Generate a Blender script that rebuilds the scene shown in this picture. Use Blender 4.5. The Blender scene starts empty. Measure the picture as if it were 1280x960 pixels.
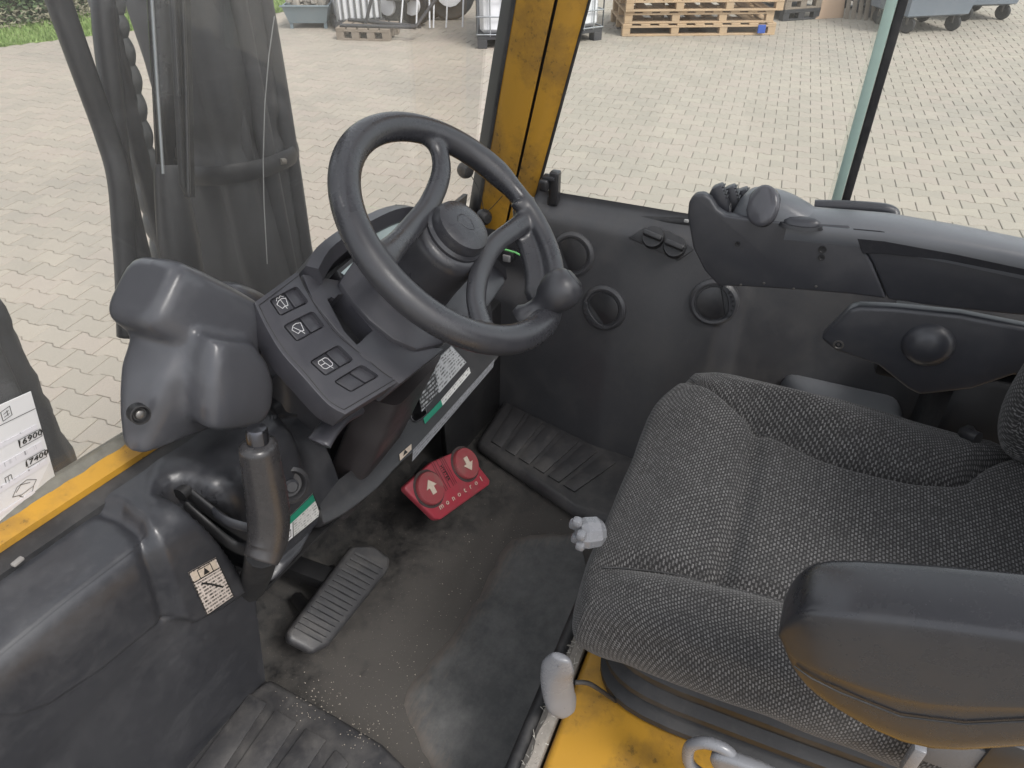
import bpy, bmesh, math, random
from mathutils import Vector as V, Matrix, noise
from math import sin, cos, pi, radians, sqrt, exp
random.seed(7)
S = bpy.context.scene
COL = S.collection
# ------------------------------------------------------------------ camera
CAM = V((-.783, -.403, 1.15)); F = 920.0; PITCH = radians(37); AZ = radians(23)
cam = bpy.data.cameras.new('camera'); co = bpy.data.objects.new('camera', cam); COL.objects.link(co)
co.location = CAM; co.rotation_euler = (pi/2-PITCH, 0, AZ-pi/2)
cam.sensor_width = 36; cam.lens = F/1280*36; cam.clip_start = .01; cam.clip_end = 500
S.camera = co
# ------------------------------------------------------------------ light
SUN_EL = radians(52); SUN_AZ = radians(200)
w = bpy.data.worlds.new('World'); S.world = w; w.use_nodes = True
nt = w.node_tree; bg = nt.nodes['Background']
sky = nt.nodes.new('ShaderNodeTexSky'); sky.sky_type = 'NISHITA'; sky.sun_disc = False
sky.sun_elevation = SUN_EL; sky.sun_rotation = SUN_AZ; sky.air_density = 1.0; sky.dust_density = 5.0; sky.ozone_density = .6
hs = nt.nodes.new('ShaderNodeHueSaturation'); hs.inputs['Saturation'].default_value = .42
nt.links.new(sky.outputs[0], hs.inputs['Color']); ov = nt.nodes.new('ShaderNodeMix'); ov.data_type = 'RGBA'; ov.inputs[0].default_value = .6; ov.inputs[7].default_value = (4.6, 4.75, 5.0, 1)   # thin even cloud over the clear sky
nt.links.new(hs.outputs[0], ov.inputs[6]); nt.links.new(ov.outputs[2], bg.inputs[0]); bg.inputs[1].default_value = .13
sun = bpy.data.lights.new('sun', 'SUN'); so = bpy.data.objects.new('sun', sun); COL.objects.link(so)
sun.energy = 1.1; sun.angle = radians(14); sun.color = (1, .97, .93)
# sky texture: rotation measured clockwise from +Y
sd = V((sin(SUN_AZ)*cos(SUN_EL), cos(SUN_AZ)*cos(SUN_EL), sin(SUN_EL)))
so.rotation_euler = sd.to_track_quat('Z', 'Y').to_euler(); so.location = sd*30
S.view_settings.view_transform = 'Standard'; S.view_settings.look = 'None'; S.view_settings.gamma = 1
S.view_settings.exposure = 1.08
GZ = -1.0                                     # ground level; z = 0 is the cab floor
# ------------------------------------------------------------------ helpers
hF = V((cos(AZ), sin(AZ), 0)); rF = V((sin(AZ), -cos(AZ), 0)); uF = V((0, 0, 1))
fw = hF*cos(PITCH)-uF*sin(PITCH); upv = hF*sin(PITCH)+uF*cos(PITCH)
def A(px, py, x=None, y=None, z=None, pl=None):
    """point of the real plane x= / y= / z= / (point, normal) that the photograph shows at a pixel"""
    R = rF*((px-640)/F)-upv*((py-480)/F)+fw
    if x is not None: t = (x-CAM.x)/R.x
    elif y is not None: t = (y-CAM.y)/R.y
    elif z is not None: t = (z-CAM.z)/R.z
    else: t = (V(pl[0])-CAM).dot(V(pl[1]))/R.dot(V(pl[1]))
    return CAM+R*t
def proj(p):
    q = p-CAM; d = q.dot(fw)
    return 640+F*q.dot(rF)/d, 480-F*q.dot(upv)/d, d
def ss(a, b, x):
    if a == b: return float(x > a)
    t = min(1, max(0, (x-a)/(b-a))); return t*t*(3-2*t)
def lerp(a, b, t): return a+(b-a)*t
def interp(x, xs, ys):
    if x <= xs[0]: return ys[0]
    for i in range(1, len(xs)):
        if x <= xs[i]: return lerp(ys[i-1], ys[i], (x-xs[i-1])/(xs[i]-xs[i-1]))
    return ys[-1]
def catmull(P, n, closed=False):
    P = [V(p) for p in P]; out = []; N = len(P); segs = N if closed else N-1
    g = (lambda i: P[i % N]) if closed else (lambda i: P[min(N-1, max(0, i))])
    for i in range(segs):
        a, b, c, d = g(i-1), g(i), g(i+1), g(i+2)
        for k in range(n):
            t = k/n
            out.append(.5*((2*b)+(c-a)*t+(2*a-5*b+4*c-d)*t*t+(3*b-a-3*c+d)*t**3))
    if not closed: out.append(P[-1].copy())
    return out
def base_of(par):
    p = V((0, 0, 0))
    while par is not None: p = p+par.location; par = par.parent
    return p
def tag(o, label=None, cat=None, group=None, kind=None):
    if label: o['label'] = label
    if cat: o['category'] = cat
    if group: o['group'] = group
    if kind: o['kind'] = kind
    return o
def thing(name, label, cat, loc, group=None):
    o = bpy.data.objects.new(name, None); COL.objects.link(o); o.location = V(loc); o.empty_display_size = .05
    return tag(o, label, cat, group)
def link(name, me, mat, par=None, smooth=38):
    b = base_of(par)
    if par is None and len(me.vertices):
        xs = [v.co for v in me.vertices]
        b = V(((min(c.x for c in xs)+max(c.x for c in xs))/2, (min(c.y for c in xs)+max(c.y for c in xs))/2, min(c.z for c in xs)))
    me.transform(Matrix.Translation(-b))
    if mat is not None and not me.materials: me.materials.append(mat)
    if smooth:
        me.polygons.foreach_set('use_smooth', [True]*len(me.polygons))
        if smooth < 179: me.set_sharp_from_angle(angle=radians(smooth))
    me.update()
    o = bpy.data.objects.new(name, me); COL.objects.link(o)
    if par is None: o.location = b
    else: o.parent = par
    return o
def mesh(name, vs, fs, mat, par=None, smooth=38, fix=True):
    me = bpy.data.meshes.new(name); me.from_pydata([tuple(v) for v in vs], [], fs)
    if fix:
        bm = bmesh.new(); bm.from_mesh(me); bmesh.ops.recalc_face_normals(bm, faces=bm.faces); bm.to_mesh(me); bm.free()
    return link(name, me, mat, par, smooth)
def from_bm(name, bm, mat, par=None, smooth=38):
    bmesh.ops.recalc_face_normals(bm, faces=bm.faces)
    me = bpy.data.meshes.new(name); bm.to_mesh(me); bm.free()
    return link(name, me, mat, par, smooth)
def bevel(bm, r, seg=2, ang=25):
    if r <= 0: return
    es = [e for e in bm.edges if len(e.link_faces) == 2 and e.calc_face_angle(0) > radians(ang)]
    bmesh.ops.bevel(bm, geom=es, offset=r, segments=seg, profile=.5, affect='EDGES', clamp_overlap=True)
def bm_box(bm, c, sx, sy, sz, rot=None):
    m = Matrix.Translation(V(c)) @ (rot.to_4x4() if rot else Matrix()) @ Matrix.Diagonal((sx, sy, sz, 1))
    bmesh.ops.create_cube(bm, size=1, matrix=m)
def box(name, c, sx, sy, sz, mat, par=None, r=.002, seg=2, rot=None):
    bm = bmesh.new(); bm_box(bm, c, sx, sy, sz, rot); bevel(bm, r, seg); return from_bm(name, bm, mat, par)
def bm_plate(bm, pts, d):
    a = [bm.verts.new(V(p)) for p in pts]; b = [bm.verts.new(V(p)+V(d)) for p in pts]; n = len(pts)
    bm.faces.new(a); bm.faces.new(b[::-1])
    for i in range(n): bm.faces.new((a[i], b[i], b[(i+1) % n], a[(i+1) % n]))
def plate(name, pts, d, mat, par=None, r=0, seg=2, smooth=38):
    bm = bmesh.new(); bm_plate(bm, pts, d); bmesh.ops.recalc_face_normals(bm, faces=bm.faces); bevel(bm, r, seg)
    return from_bm(name, bm, mat, par, smooth)
def bm_loft(bm, rings, caps=True, closed=True):
    R = [[bm.verts.new(V(p)) for p in r] for r in rings]; n = len(rings[0])
    for i in range(len(R)-1):
        for j in range(n if closed else n-1):
            k = (j+1) % n; bm.faces.new((R[i][j], R[i][k], R[i+1][k], R[i+1][j]))
    if caps: bm.faces.new(R[0][::-1]); bm.faces.new(R[-1])
def loft(name, rings, mat, par=None, caps=True, closed=True, sub=0, smooth=60):
    bm = bmesh.new(); bm_loft(bm, rings, caps, closed)
    o = from_bm(name, bm, mat, par, smooth)
    if sub:
        m = o.modifiers.new('subsurf', 'SUBSURF'); m.levels = m.render_levels = sub
    return o
def frames(P, closed=False, up=V((0, 0, 1))):
    N = len(P); out = []; prev = None
    for i in range(N):
        t = (P[(i+1) % N]-P[i-1]) if closed else (P[min(N-1, i+1)]-P[max(0, i-1)])
        t = t.normalized()
        if prev is None:
            a = up if abs(t.dot(up)) < .95 else V((1, 0, 0))
            s = t.cross(a).normalized()
        else:
            s = (prev-t*prev.dot(t)).normalized()
        prev = s; out.append((t, s, s.cross(t).normalized()))
    return out
def rings_of(P, ra, rb=None, n=12, up=V((0, 0, 1)), closed=False, ex=1.0):
    fr = frames(P, closed, up); out = []
    for i, p in enumerate(P):
        u = i/(max(1, len(P)-1)); a = ra(u) if callable(ra) else ra
        b = a if rb is None else (rb(u) if callable(rb) else rb)
        t, s, q = fr[i]; rr = []
        for k in range(n):
            th = 2*pi*k/n; c, d = cos(th), sin(th)
            c = math.copysign(abs(c)**ex, c); d = math.copysign(abs(d)**ex, d)
            rr.append(p+s*a*c+q*b*d)
        out.append(rr)
    return out
def tube(name, P, r, mat, par=None, n=10, up=V((0, 0, 1)), closed=False, rb=None, smooth=70, ex=1.0):
    P = [V(p) for p in P]; bm = bmesh.new()
    rg = rings_of(P, r, rb, n, up, closed, ex)
    if closed: rg.append(rg[0])
    if closed:
        R = [[bm.verts.new(p) for p in g] for g in rg[:-1]]; N = len(R)
        for i in range(N):
            for j in range(n): bm.faces.new((R[i][j], R[i][(j+1) % n], R[(i+1) % N][(j+1) % n], R[(i+1) % N][j]))
    else: bm_loft(bm, rg)
    return from_bm(name, bm, mat, par, smooth)
def bm_lathe(bm, prof, o, ax, n=24):
    ax = V(ax).normalized(); a = V((1, 0, 0)) if abs(ax.x) < .8 else V((0, 1, 0)); s = ax.cross(a).normalized(); q = ax.cross(s)
    rg = [[V(o)+ax*h+(s*cos(2*pi*k/n)+q*sin(2*pi*k/n))*max(r, 1e-4) for k in range(n)] for r, h in prof]
    bm_loft(bm, rg)
def lathe(name, prof, o, ax, mat, par=None, n=24, smooth=38):
    bm = bmesh.new(); bm_lathe(bm, prof, o, ax, n); return from_bm(name, bm, mat, par, smooth)
def sheet(name, fn, ns, ntt, mat, par=None, smooth=70, uv=None, S_=None, T_=None):
    ss_ = S_ or [i/ns for i in range(ns+1)]; tt = T_ or [j/ntt for j in range(ntt+1)]
    vs = [fn(s, t) for s in ss_ for t in tt]; m = len(tt); fs = []
    for i in range(len(ss_)-1):
        for j in range(m-1): fs.append((i*m+j, (i+1)*m+j, (i+1)*m+j+1, i*m+j+1))
    me = bpy.data.meshes.new(name); me.from_pydata([tuple(v) for v in vs], [], fs)
    if uv:
        L = me.uv_layers.new(name='UVMap'); uvs = [uv(s, t) for s in ss_ for t in tt]
        for lp in me.loops: L.data[lp.index].uv = uvs[lp.vertex_index]
    return link(name, me, mat, par, smooth)
def cut(o, cutters):
    """cut real recesses into o; cutters = list of (polygon, depth vector)"""
    bm = bmesh.new()
    b = base_of(o)
    for pts, d in cutters: bm_plate(bm, [V(p)-b for p in pts], d)
    bmesh.ops.recalc_face_normals(bm, faces=bm.faces)
    me = bpy.data.meshes.new('c'); bm.to_mesh(me); bm.free()
    c = bpy.data.objects.new('c', me); COL.objects.link(c); c.location = b
    m = o.modifiers.new('b', 'BOOLEAN'); m.operation = 'DIFFERENCE'; m.object = c; m.solver = 'EXACT'; m.use_self = True
    bpy.context.view_layer.update()
    ev = o.evaluated_get(bpy.context.evaluated_depsgraph_get())
    nm = bpy.data.meshes.new_from_object(ev); o.modifiers.clear(); o.data = nm
    bpy.data.objects.remove(c); bpy.data.meshes.remove(me)
    nm.polygons.foreach_set('use_smooth', [True]*len(nm.polygons)); nm.set_sharp_from_angle(angle=radians(35))
def strip_poly(bm, P, wd, n, h=.0006):
    """flat printed line: a thin ribbon along P on a face of normal n"""
    n = V(n).normalized(); P = [V(p) for p in P]
    for a, b in zip(P[:-1], P[1:]):
        d = b-a
        if d.length < 1e-6: continue
        d.normalize(); s = d.cross(n).normalized()*wd/2; a2 = a-d*wd*.3; b2 = b+d*wd*.3
        vs = [bm.verts.new(q+n*h) for q in (a2-s, b2-s, b2+s, a2+s)]; bm.faces.new(vs)
def text(name, body, o, ex, ey, size, mat, par=None, depth=.0004, align='CENTER', sx=1.0):
    cu = bpy.data.curves.new(name, 'FONT'); cu.body = body; cu.size = size; cu.align_x = align; cu.align_y = 'CENTER'; cu.extrude = depth; cu.resolution_u = 2
    t = bpy.data.objects.new(name, cu); COL.objects.link(t); bpy.context.view_layer.update()
    me = bpy.data.meshes.new_from_object(t.evaluated_get(bpy.context.evaluated_depsgraph_get()))
    bpy.data.objects.remove(t); bpy.data.curves.remove(cu)
    ex = V(ex).normalized(); n = ex.cross(V(ey)).normalized(); ey = n.cross(ex)
    M = Matrix(((ex.x*sx, ey.x, n.x, o[0]), (ex.y*sx, ey.y, n.y, o[1]), (ex.z*sx, ey.z, n.z, o[2]), (0, 0, 0, 1)))
    me.transform(M); me.materials.clear()
    return link(name, me, mat, par, 0)
# ------------------------------------------------------------------ materials
def newmat(name):
    m = bpy.data.materials.new(name); m.use_nodes = True; t = m.node_tree
    return m, t, t.nodes['Principled BSDF']
def nd(t, kind, **k):
    n = t.nodes.new(kind)
    for a, b in k.items():
        if a in n.inputs.keys() if isinstance(a, str) else False: n.inputs[a].default_value = b
        else: setattr(n, a, b)
    return n
def noise_n(t, scale, detail=4, rough=.6, vec=None):
    n = t.nodes.new('ShaderNodeTexNoise'); n.inputs['Scale'].default_value = scale; n.inputs['Detail'].default_value = detail; n.inputs['Roughness'].default_value = rough
    if vec is not None: t.links.new(vec, n.inputs['Vector'])
    return n
def ramp(t, src, a, b, c0=(0, 0, 0, 1), c1=(1, 1, 1, 1)):
    r = t.nodes.new('ShaderNodeValToRGB'); r.color_ramp.elements[0].position = a; r.color_ramp.elements[1].position = b
    r.color_ramp.elements[0].color = c0; r.color_ramp.elements[1].color = c1; t.links.new(src, r.inputs[0]); return r
def mixc(t, fac, a, b):
    m = t.nodes.new('ShaderNodeMix'); m.data_type = 'RGBA'
    if hasattr(fac, 'node'): t.links.new(fac, m.inputs[0])
    else: m.inputs[0].default_value = fac
    for i, q in ((6, a), (7, b)):
        if hasattr(q, 'node'): t.links.new(q, m.inputs[i])
        else: m.inputs[i].default_value = (*q, 1)
    return m.outputs[2]
def plastic(name, col, rough=.45, grain=.12, gscale=900, dust=.35, dcol=(.16, .15, .14), dscale=7, spec=.62, metal=0, scr=.25):
    m, t, p = newmat(name); tc = t.nodes.new('ShaderNodeTexCoord'); o = tc.outputs['Object']
    n1 = noise_n(t, dscale, 6, .65, o); r1 = ramp(t, n1.outputs[0], .48, .80)
    if max(col) < .12: col = tuple(x*k for x, k in zip(col, (.84, .85, .89)))
    n2 = noise_n(t, dscale*9, 4, .7, o); r2 = ramp(t, n2.outputs[0], .5, .8)
    mul = t.nodes.new('ShaderNodeMath'); mul.operation = 'MULTIPLY_ADD'; t.links.new(r2.outputs[0], mul.inputs[0]); mul.inputs[1].default_value = .35; t.links.new(r1.outputs[0], mul.inputs[2])
    k = t.nodes.new('ShaderNodeMath'); k.operation = 'MULTIPLY'; k.use_clamp = True; t.links.new(mul.outputs[0], k.inputs[0]); k.inputs[1].default_value = dust
    c = mixc(t, k.outputs[0], col, dcol)
    # fine scratches
    mp = t.nodes.new('ShaderNodeMapping'); mp.inputs['Rotation'].default_value = (.5, .3, .8); mp.inputs['Scale'].default_value = (14, 190, 60); t.links.new(o, mp.inputs[0])
    n3 = noise_n(t, 1, 3, .6, mp.outputs[0]); r3 = ramp(t, n3.outputs[0], .68, .76)
    ks = t.nodes.new('ShaderNodeMath'); ks.operation = 'MULTIPLY'; t.links.new(r3.outputs[0], ks.inputs[0]); ks.inputs[1].default_value = scr*.5
    c = mixc(t, ks.outputs[0], c, tuple(min(1, x*2.2+.03) for x in col))
    t.links.new(c, p.inputs['Base Color'])
    rr = t.nodes.new('ShaderNodeMapRange'); t.links.new(mul.outputs[0], rr.inputs[0]); rr.inputs[3].default_value = rough-.09; rr.inputs[4].default_value = min(1, rough+.25); t.links.new(rr.outputs[0], p.inputs['Roughness'])
    p.inputs['Specular IOR Level'].default_value = spec; p.inputs['Metallic'].default_value = metal
    if grain:
        g = noise_n(t, gscale, 2, .5, o); b = t.nodes.new('ShaderNodeBump'); b.inputs['Strength'].default_value = grain; b.inputs['Distance'].default_value = .0006
        t.links.new(g.outputs[0], b.inputs['Height']); t.links.new(b.outputs[0], p.inputs['Normal'])
    return m
def flat(name, col, rough=.5, metal=0, spec=.5, var=.15, scale=30):
    m, t, p = newmat(name); tc = t.nodes.new('ShaderNodeTexCoord'); n = noise_n(t, scale, 4, .6, tc.outputs['Object'])
    c = mixc(t, n.outputs[0], tuple(x*(1-var) for x in col), tuple(min(1, x*(1+var)) for x in col)); t.links.new(c, p.inputs['Base Color'])
    p.inputs['Roughness'].default_value = rough; p.inputs['Metallic'].default_value = metal; p.inputs['Specular IOR Level'].default_value = spec
    return m
M_blk = plastic('black_plastic', (.030, .030, .032), .42, dust=.22)
M_cowl = plastic('cowl_plastic', (.036, .037, .041), .40, dust=.42, dcol=(.115, .115, .12), scr=.5)
M_cover = plastic('cover_plastic', (.078, .079, .085), .38, dust=.2, dcol=(.16, .16, .165), scr=.2)
M_pan = plastic('panel_plastic', (.066, .066, .069), .46, dust=.45, dcol=(.12, .115, .11), gscale=500, grain=.3)
M_dash = plastic('dash_plastic', (.060, .059, .066), .42, dust=.2, dcol=(.13, .125, .13))
M_dark = plastic('dark_plastic', (.014, .014, .015), .6, dust=.25, dcol=(.06, .055, .05))
M_whl = plastic('wheel_plastic', (.042, .042, .046), .36, dust=.13, dcol=(.12, .115, .12), scr=.1, grain=.08)
M_arm = plastic('arm_plastic', (.029, .029, .032), .33, dust=.09, grain=.1, scr=.15)
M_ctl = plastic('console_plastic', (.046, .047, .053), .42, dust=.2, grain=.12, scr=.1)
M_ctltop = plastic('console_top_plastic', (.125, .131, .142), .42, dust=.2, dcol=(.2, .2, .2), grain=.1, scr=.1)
M_rub = plastic('rubber', (.022, .022, .023), .6, dust=.6, dcol=(.12, .115, .11), scr=.0)
M_floor = plastic('floor_rubber', (.030, .029, .028), .62, dust=.85, dcol=(.115, .10, .085), dscale=9, gscale=350, grain=.5, scr=.5)
M_mat2 = plastic('mat_rubber', (.062, .065, .068), .55, dust=.7, dcol=(.15, .145, .135), dscale=11, gscale=300, grain=.3, scr=.6)
M_tread = plastic('tread_plastic', (.042, .041, .042), .5, dust=.6, dcol=(.14, .13, .12), dscale=10, gscale=300, grain=.3, scr=.4)
M_gry = plastic('grey_handle_plastic', (.19, .195, .21), .35, dust=.25, dcol=(.2, .19, .18), scr=.05)
M_red = plastic('red_plastic', (.33, .040, .058), .42, dust=.55, dcol=(.14, .075, .07), dscale=25, scr=.1)
M_redd = plastic('red_button_plastic', (.27, .05, .058), .5, dust=1.0, dcol=(.20, .115, .10), dscale=30, scr=.1)
M_cream = flat('cream_print', (.52, .44, .36), .65, var=.3, scale=200)
M_wht = flat('white_print', (.75, .75, .76), .5, var=.05)
M_ink = flat('black_print', (.02, .02, .02), .5)
M_grn = flat('green_print', (.02, .24, .15), .45)
M_alu = flat('brushed_plate', (.36, .37, .38), .35, .6)
M_chr = flat('chrome', (.6, .6, .62), .15, 1.0, var=.05)
M_stl = plastic('worn_steel', (.16, .155, .15), .45, dust=.5, dcol=(.1, .08, .06), metal=.7)
M_lcd = flat('lcd_glass', (.42, .50, .50), .22, var=.03)
M_hose = plastic('hose_rubber', (.026, .026, .029), .5, dust=.45, dcol=(.09, .09, .095), scr=.0, dscale=12)
M_slv = plastic('sleeve_fabric', (.066, .066, .070), .65, dust=.5, dcol=(.13, .13, .135), dscale=5, scr=.4, gscale=600, grain=.5)
M_zip = flat('green_cable_tie', (.20, .62, .22), .4)
M_felt = flat('felt_strip', (.24, .22, .195), .95, var=.4, scale=120)
M_mud = flat('dirty_sealant', (.15, .145, .125), .95, var=.45, scale=90)
def yellow_paint():
    m, t, p = newmat('yellow_paint'); tc = t.nodes.new('ShaderNodeTexCoord'); o = tc.outputs['Object']
    n = noise_n(t, 9, 6, .7, o); r = ramp(t, n.outputs[0], .44, .72); n2 = noise_n(t, 75, 5, .7, o); r2 = ramp(t, n2.outputs[0], .57, .64)
    c = mixc(t, r.outputs[0], (.45, .24, .028), (.21, .12, .032))
    k = t.nodes.new('ShaderNodeMath'); k.operation = 'MULTIPLY'; t.links.new(r2.outputs[0], k.inputs[0]); t.links.new(r.outputs[0], k.inputs[1])
    c = mixc(t, k.outputs[0], c, (.05, .035, .02)); t.links.new(c, p.inputs['Base Color']); p.inputs['Roughness'].default_value = .42
    b = t.nodes.new('ShaderNodeBump'); b.inputs['Strength'].default_value = .15; b.inputs['Distance'].default_value = .001; t.links.new(n2.outputs[0], b.inputs['Height']); t.links.new(b.outputs[0], p.inputs['Normal'])
    return m
M_yel = yellow_paint()
def glass(name, tint, dirt, dscale=3):
    m, t, p = newmat(name); out = t.nodes['Material Output']; t.nodes.remove(p)
    tr = t.nodes.new('ShaderNodeBsdfTransparent'); tr.inputs[0].default_value = (*tint, 1)
    gl = t.nodes.new('ShaderNodeBsdfGlossy'); gl.inputs['Roughness'].default_value = .02
    lw = t.nodes.new('ShaderNodeLayerWeight'); lw.inputs[0].default_value = .5; pw = t.nodes.new('ShaderNodeMath'); pw.operation = 'POWER'; t.links.new(lw.outputs['Facing'], pw.inputs[0]); pw.inputs[1].default_value = 4; fr = t.nodes.new('ShaderNodeMath'); fr.operation = 'MULTIPLY_ADD'; t.links.new(pw.outputs[0], fr.inputs[0]); fr.inputs[1].default_value = .5; fr.inputs[2].default_value = .03
    mx = t.nodes.new('ShaderNodeMixShader'); t.links.new(fr.outputs[0], mx.inputs[0]); t.links.new(tr.outputs[0], mx.inputs[1]); t.links.new(gl.outputs[0], mx.inputs[2])
    df = t.nodes.new('ShaderNodeBsdfTranslucent'); df.inputs[0].default_value = (.8, .78, .74, 1)
    d2 = t.nodes.new('ShaderNodeBsdfDiffuse'); d2.inputs[0].default_value = (.75, .74, .72, 1)
    ad = t.nodes.new('ShaderNodeMixShader'); t.links.new(df.outputs[0], ad.inputs[1]); t.links.new(d2.outputs[0], ad.inputs[2])
    tc = t.nodes.new('ShaderNodeTexCoord'); mp = t.nodes.new('ShaderNodeMapping'); mp.inputs['Scale'].default_value = (9, 9, 1.2); t.links.new(tc.outputs['Object'], mp.inputs[0])
    n = noise_n(t, dscale, 6, .7, mp.outputs[0]); mr = t.nodes.new('ShaderNodeMapRange'); t.links.new(n.outputs[0], mr.inputs[0]); mr.inputs[1].default_value = .3; mr.inputs[2].default_value = .8; mr.inputs[3].default_value = dirt*.75; mr.inputs[4].default_value = dirt*1.3
    m2 = t.nodes.new('ShaderNodeMixShader'); t.links.new(mr.outputs[0], m2.inputs[0]); t.links.new(mx.outputs[0], m2.inputs[1]); t.links.new(ad.outputs[0], m2.inputs[2])
    t.links.new(m2.outputs[0], out.inputs[0]); return m
M_gls = glass('windshield_glass', (.97, .97, .96), .042)
M_gls2 = glass('side_glass', (.96, .975, .965), .02)
M_gedge = flat('green_glass_edge', (.42, .56, .50), .25, var=.1)
def fabric():
    m, t, p = newmat('seat_fabric'); tc = t.nodes.new('ShaderNodeTexCoord'); uv = tc.outputs['UV']
    mp = t.nodes.new('ShaderNodeMapping'); mp.inputs['Scale'].default_value = (1/.0076, 1/.0041, 1); t.links.new(uv, mp.inputs[0])
    nz = noise_n(t, 1.3, 2, .5, mp.outputs[0]); mx = t.nodes.new('ShaderNodeMix'); mx.data_type = 'RGBA'; mx.blend_type = 'ADD'; mx.inputs[0].default_value = .35
    t.links.new(mp.outputs[0], mx.inputs[6]); t.links.new(nz.outputs[1], mx.inputs[7])
    br = t.nodes.new('ShaderNodeTexBrick'); br.offset = .5; br.inputs['Scale'].default_value = 1; br.inputs['Brick Width'].default_value = 1; br.inputs['Row Height'].default_value = 1
    br.inputs['Mortar Size'].default_value = .27; br.inputs['Mortar Smooth'].default_value = .5; br.inputs['Color1'].default_value = (1, 1, 1, 1); br.inputs['Color2'].default_value = (.35, .35, .35, 1); br.inputs['Mortar'].default_value = (0, 0, 0, 1)
    t.links.new(mx.outputs[2], br.inputs[0])
    n2 = noise_n(t, 900, 3, .7, uv); n3 = noise_n(t, 9, 5, .6, uv)
    r2 = ramp(t, n2.outputs[0], .35, .68)
    ml = t.nodes.new('ShaderNodeMath'); ml.operation = 'MULTIPLY'; t.links.new(br.outputs[0], ml.inputs[0]); t.links.new(r2.outputs[0], ml.inputs[1])
    base = mixc(t, n3.outputs[0], (.012, .0115, .012), (.030, .029, .029))
    c = mixc(t, ml.outputs[0], base, (.34, .332, .33))
    w = t.nodes.new('ShaderNodeTexWave'); w.inputs['Scale'].default_value = 300; w.bands_direction = 'X'; t.links.new(uv, w.inputs[0])
    k = t.nodes.new('ShaderNodeMath'); k.operation = 'MULTIPLY'; t.links.new(w.outputs[1], k.inputs[0]); k.inputs[1].default_value = .12
    c = mixc(t, k.outputs[0], c, (.14, .137, .138))
    t.links.new(c, p.inputs['Base Color']); p.inputs['Roughness'].default_value = .95; p.inputs['Specular IOR Level'].default_value = .2
    p.inputs['Sheen Weight'].default_value = .15; p.inputs['Sheen Roughness'].default_value = .5
    b = t.nodes.new('ShaderNodeBump'); b.inputs['Strength'].default_value = .6; b.inputs['Distance'].default_value = .0012; t.links.new(ml.outputs[0], b.inputs['Height']); t.links.new(b.outputs[0], p.inputs['Normal'])
    return m
M_fab = fabric()
def print_mat(name, paper, ink, sx, sy, dens=.5):
    """flat print: rows of small illegible words, on UVs in metres"""
    m, t, p = newmat(name); tc = t.nodes.new('ShaderNodeTexCoord')
    mp = t.nodes.new('ShaderNodeMapping'); mp.inputs['Scale'].default_value = (sx, sy, 1); t.links.new(tc.outputs['UV'], mp.inputs[0])
    sp = t.nodes.new('ShaderNodeSeparateXYZ'); t.links.new(mp.outputs[0], sp.inputs[0])
    fr = t.nodes.new('ShaderNodeMath'); fr.operation = 'FRACT'; t.links.new(sp.outputs[1], fr.inputs[0])
    rw = ramp(t, fr.outputs[0], .45, .5)
    fl = t.nodes.new('ShaderNodeMath'); fl.operation = 'FLOOR'; t.links.new(sp.outputs[1], fl.inputs[0])
    cb = t.nodes.new('ShaderNodeCombineXYZ'); t.links.new(sp.outputs[0], cb.inputs[0]); t.links.new(fl.outputs[0], cb.inputs[1])
    wn = noise_n(t, 1.0, 5, .8, cb.outputs[0]); wr = ramp(t, wn.outputs[0], dens-.04, dens+.04)
    ml = t.nodes.new('ShaderNodeMath'); ml.operation = 'MULTIPLY'; t.links.new(rw.outputs[0], ml.inputs[0]); t.links.new(wr.outputs[0], ml.inputs[1])
    t.links.new(mixc(t, ml.outputs[0], paper, ink), p.inputs['Base Color']); p.inputs['Roughness'].default_value = .4
    return m
M_pr1 = print_mat('printed_warning_label', (.62, .55, .50), (.03, .025, .02), 210, 130, .49)
M_pr2 = print_mat('printed_white_label', (.66, .66, .64), (.25, .25, .25), 120, 200, .52)
M_pr3 = print_mat('printed_data_plate', (.46, .47, .48), (.12, .12, .12), 110, 150, .5)
M_pr4 = print_mat('printed_black_plate', (.035, .035, .035), (.42, .43, .44), 100, 150, .5)
M_pr5 = print_mat('printed_paper', (.74, .73, .77), (.25, .25, .27), 120, 85, .56)
M_pr6 = print_mat('printed_grey_strip', (.24, .245, .26), (.13, .13, .14), 110, 160, .5)
def quad_print(name, q, n, mat, par, th=.0008, r=.0):
    """thin label with metric UVs; q = 4 corners tl,tr,br,bl"""
    q = [V(p) for p in q]; n = V(n).normalized()*th; wd = (q[1]-q[0]).length; hd = (q[3]-q[0]).length
    vs = [p+n for p in q]+q; fs = [(0, 1, 2, 3), (7, 6, 5, 4)]+[(i, i+4, (i+1) % 4+4, (i+1) % 4) for i in range(4)]
    me = bpy.data.meshes.new(name); me.from_pydata([tuple(v) for v in vs], [], fs)
    L = me.uv_layers.new(name='UVMap'); U = [(0, hd), (wd, hd), (wd, 0), (0, 0)]*2
    for lp in me.loops: L.data[lp.index].uv = U[lp.vertex_index]
    bm = bmesh.new(); bm.from_mesh(me); bmesh.ops.recalc_face_normals(bm, faces=bm.faces); bm.to_mesh(me); bm.free()
    return link(name, me, mat, par, 0)
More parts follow.
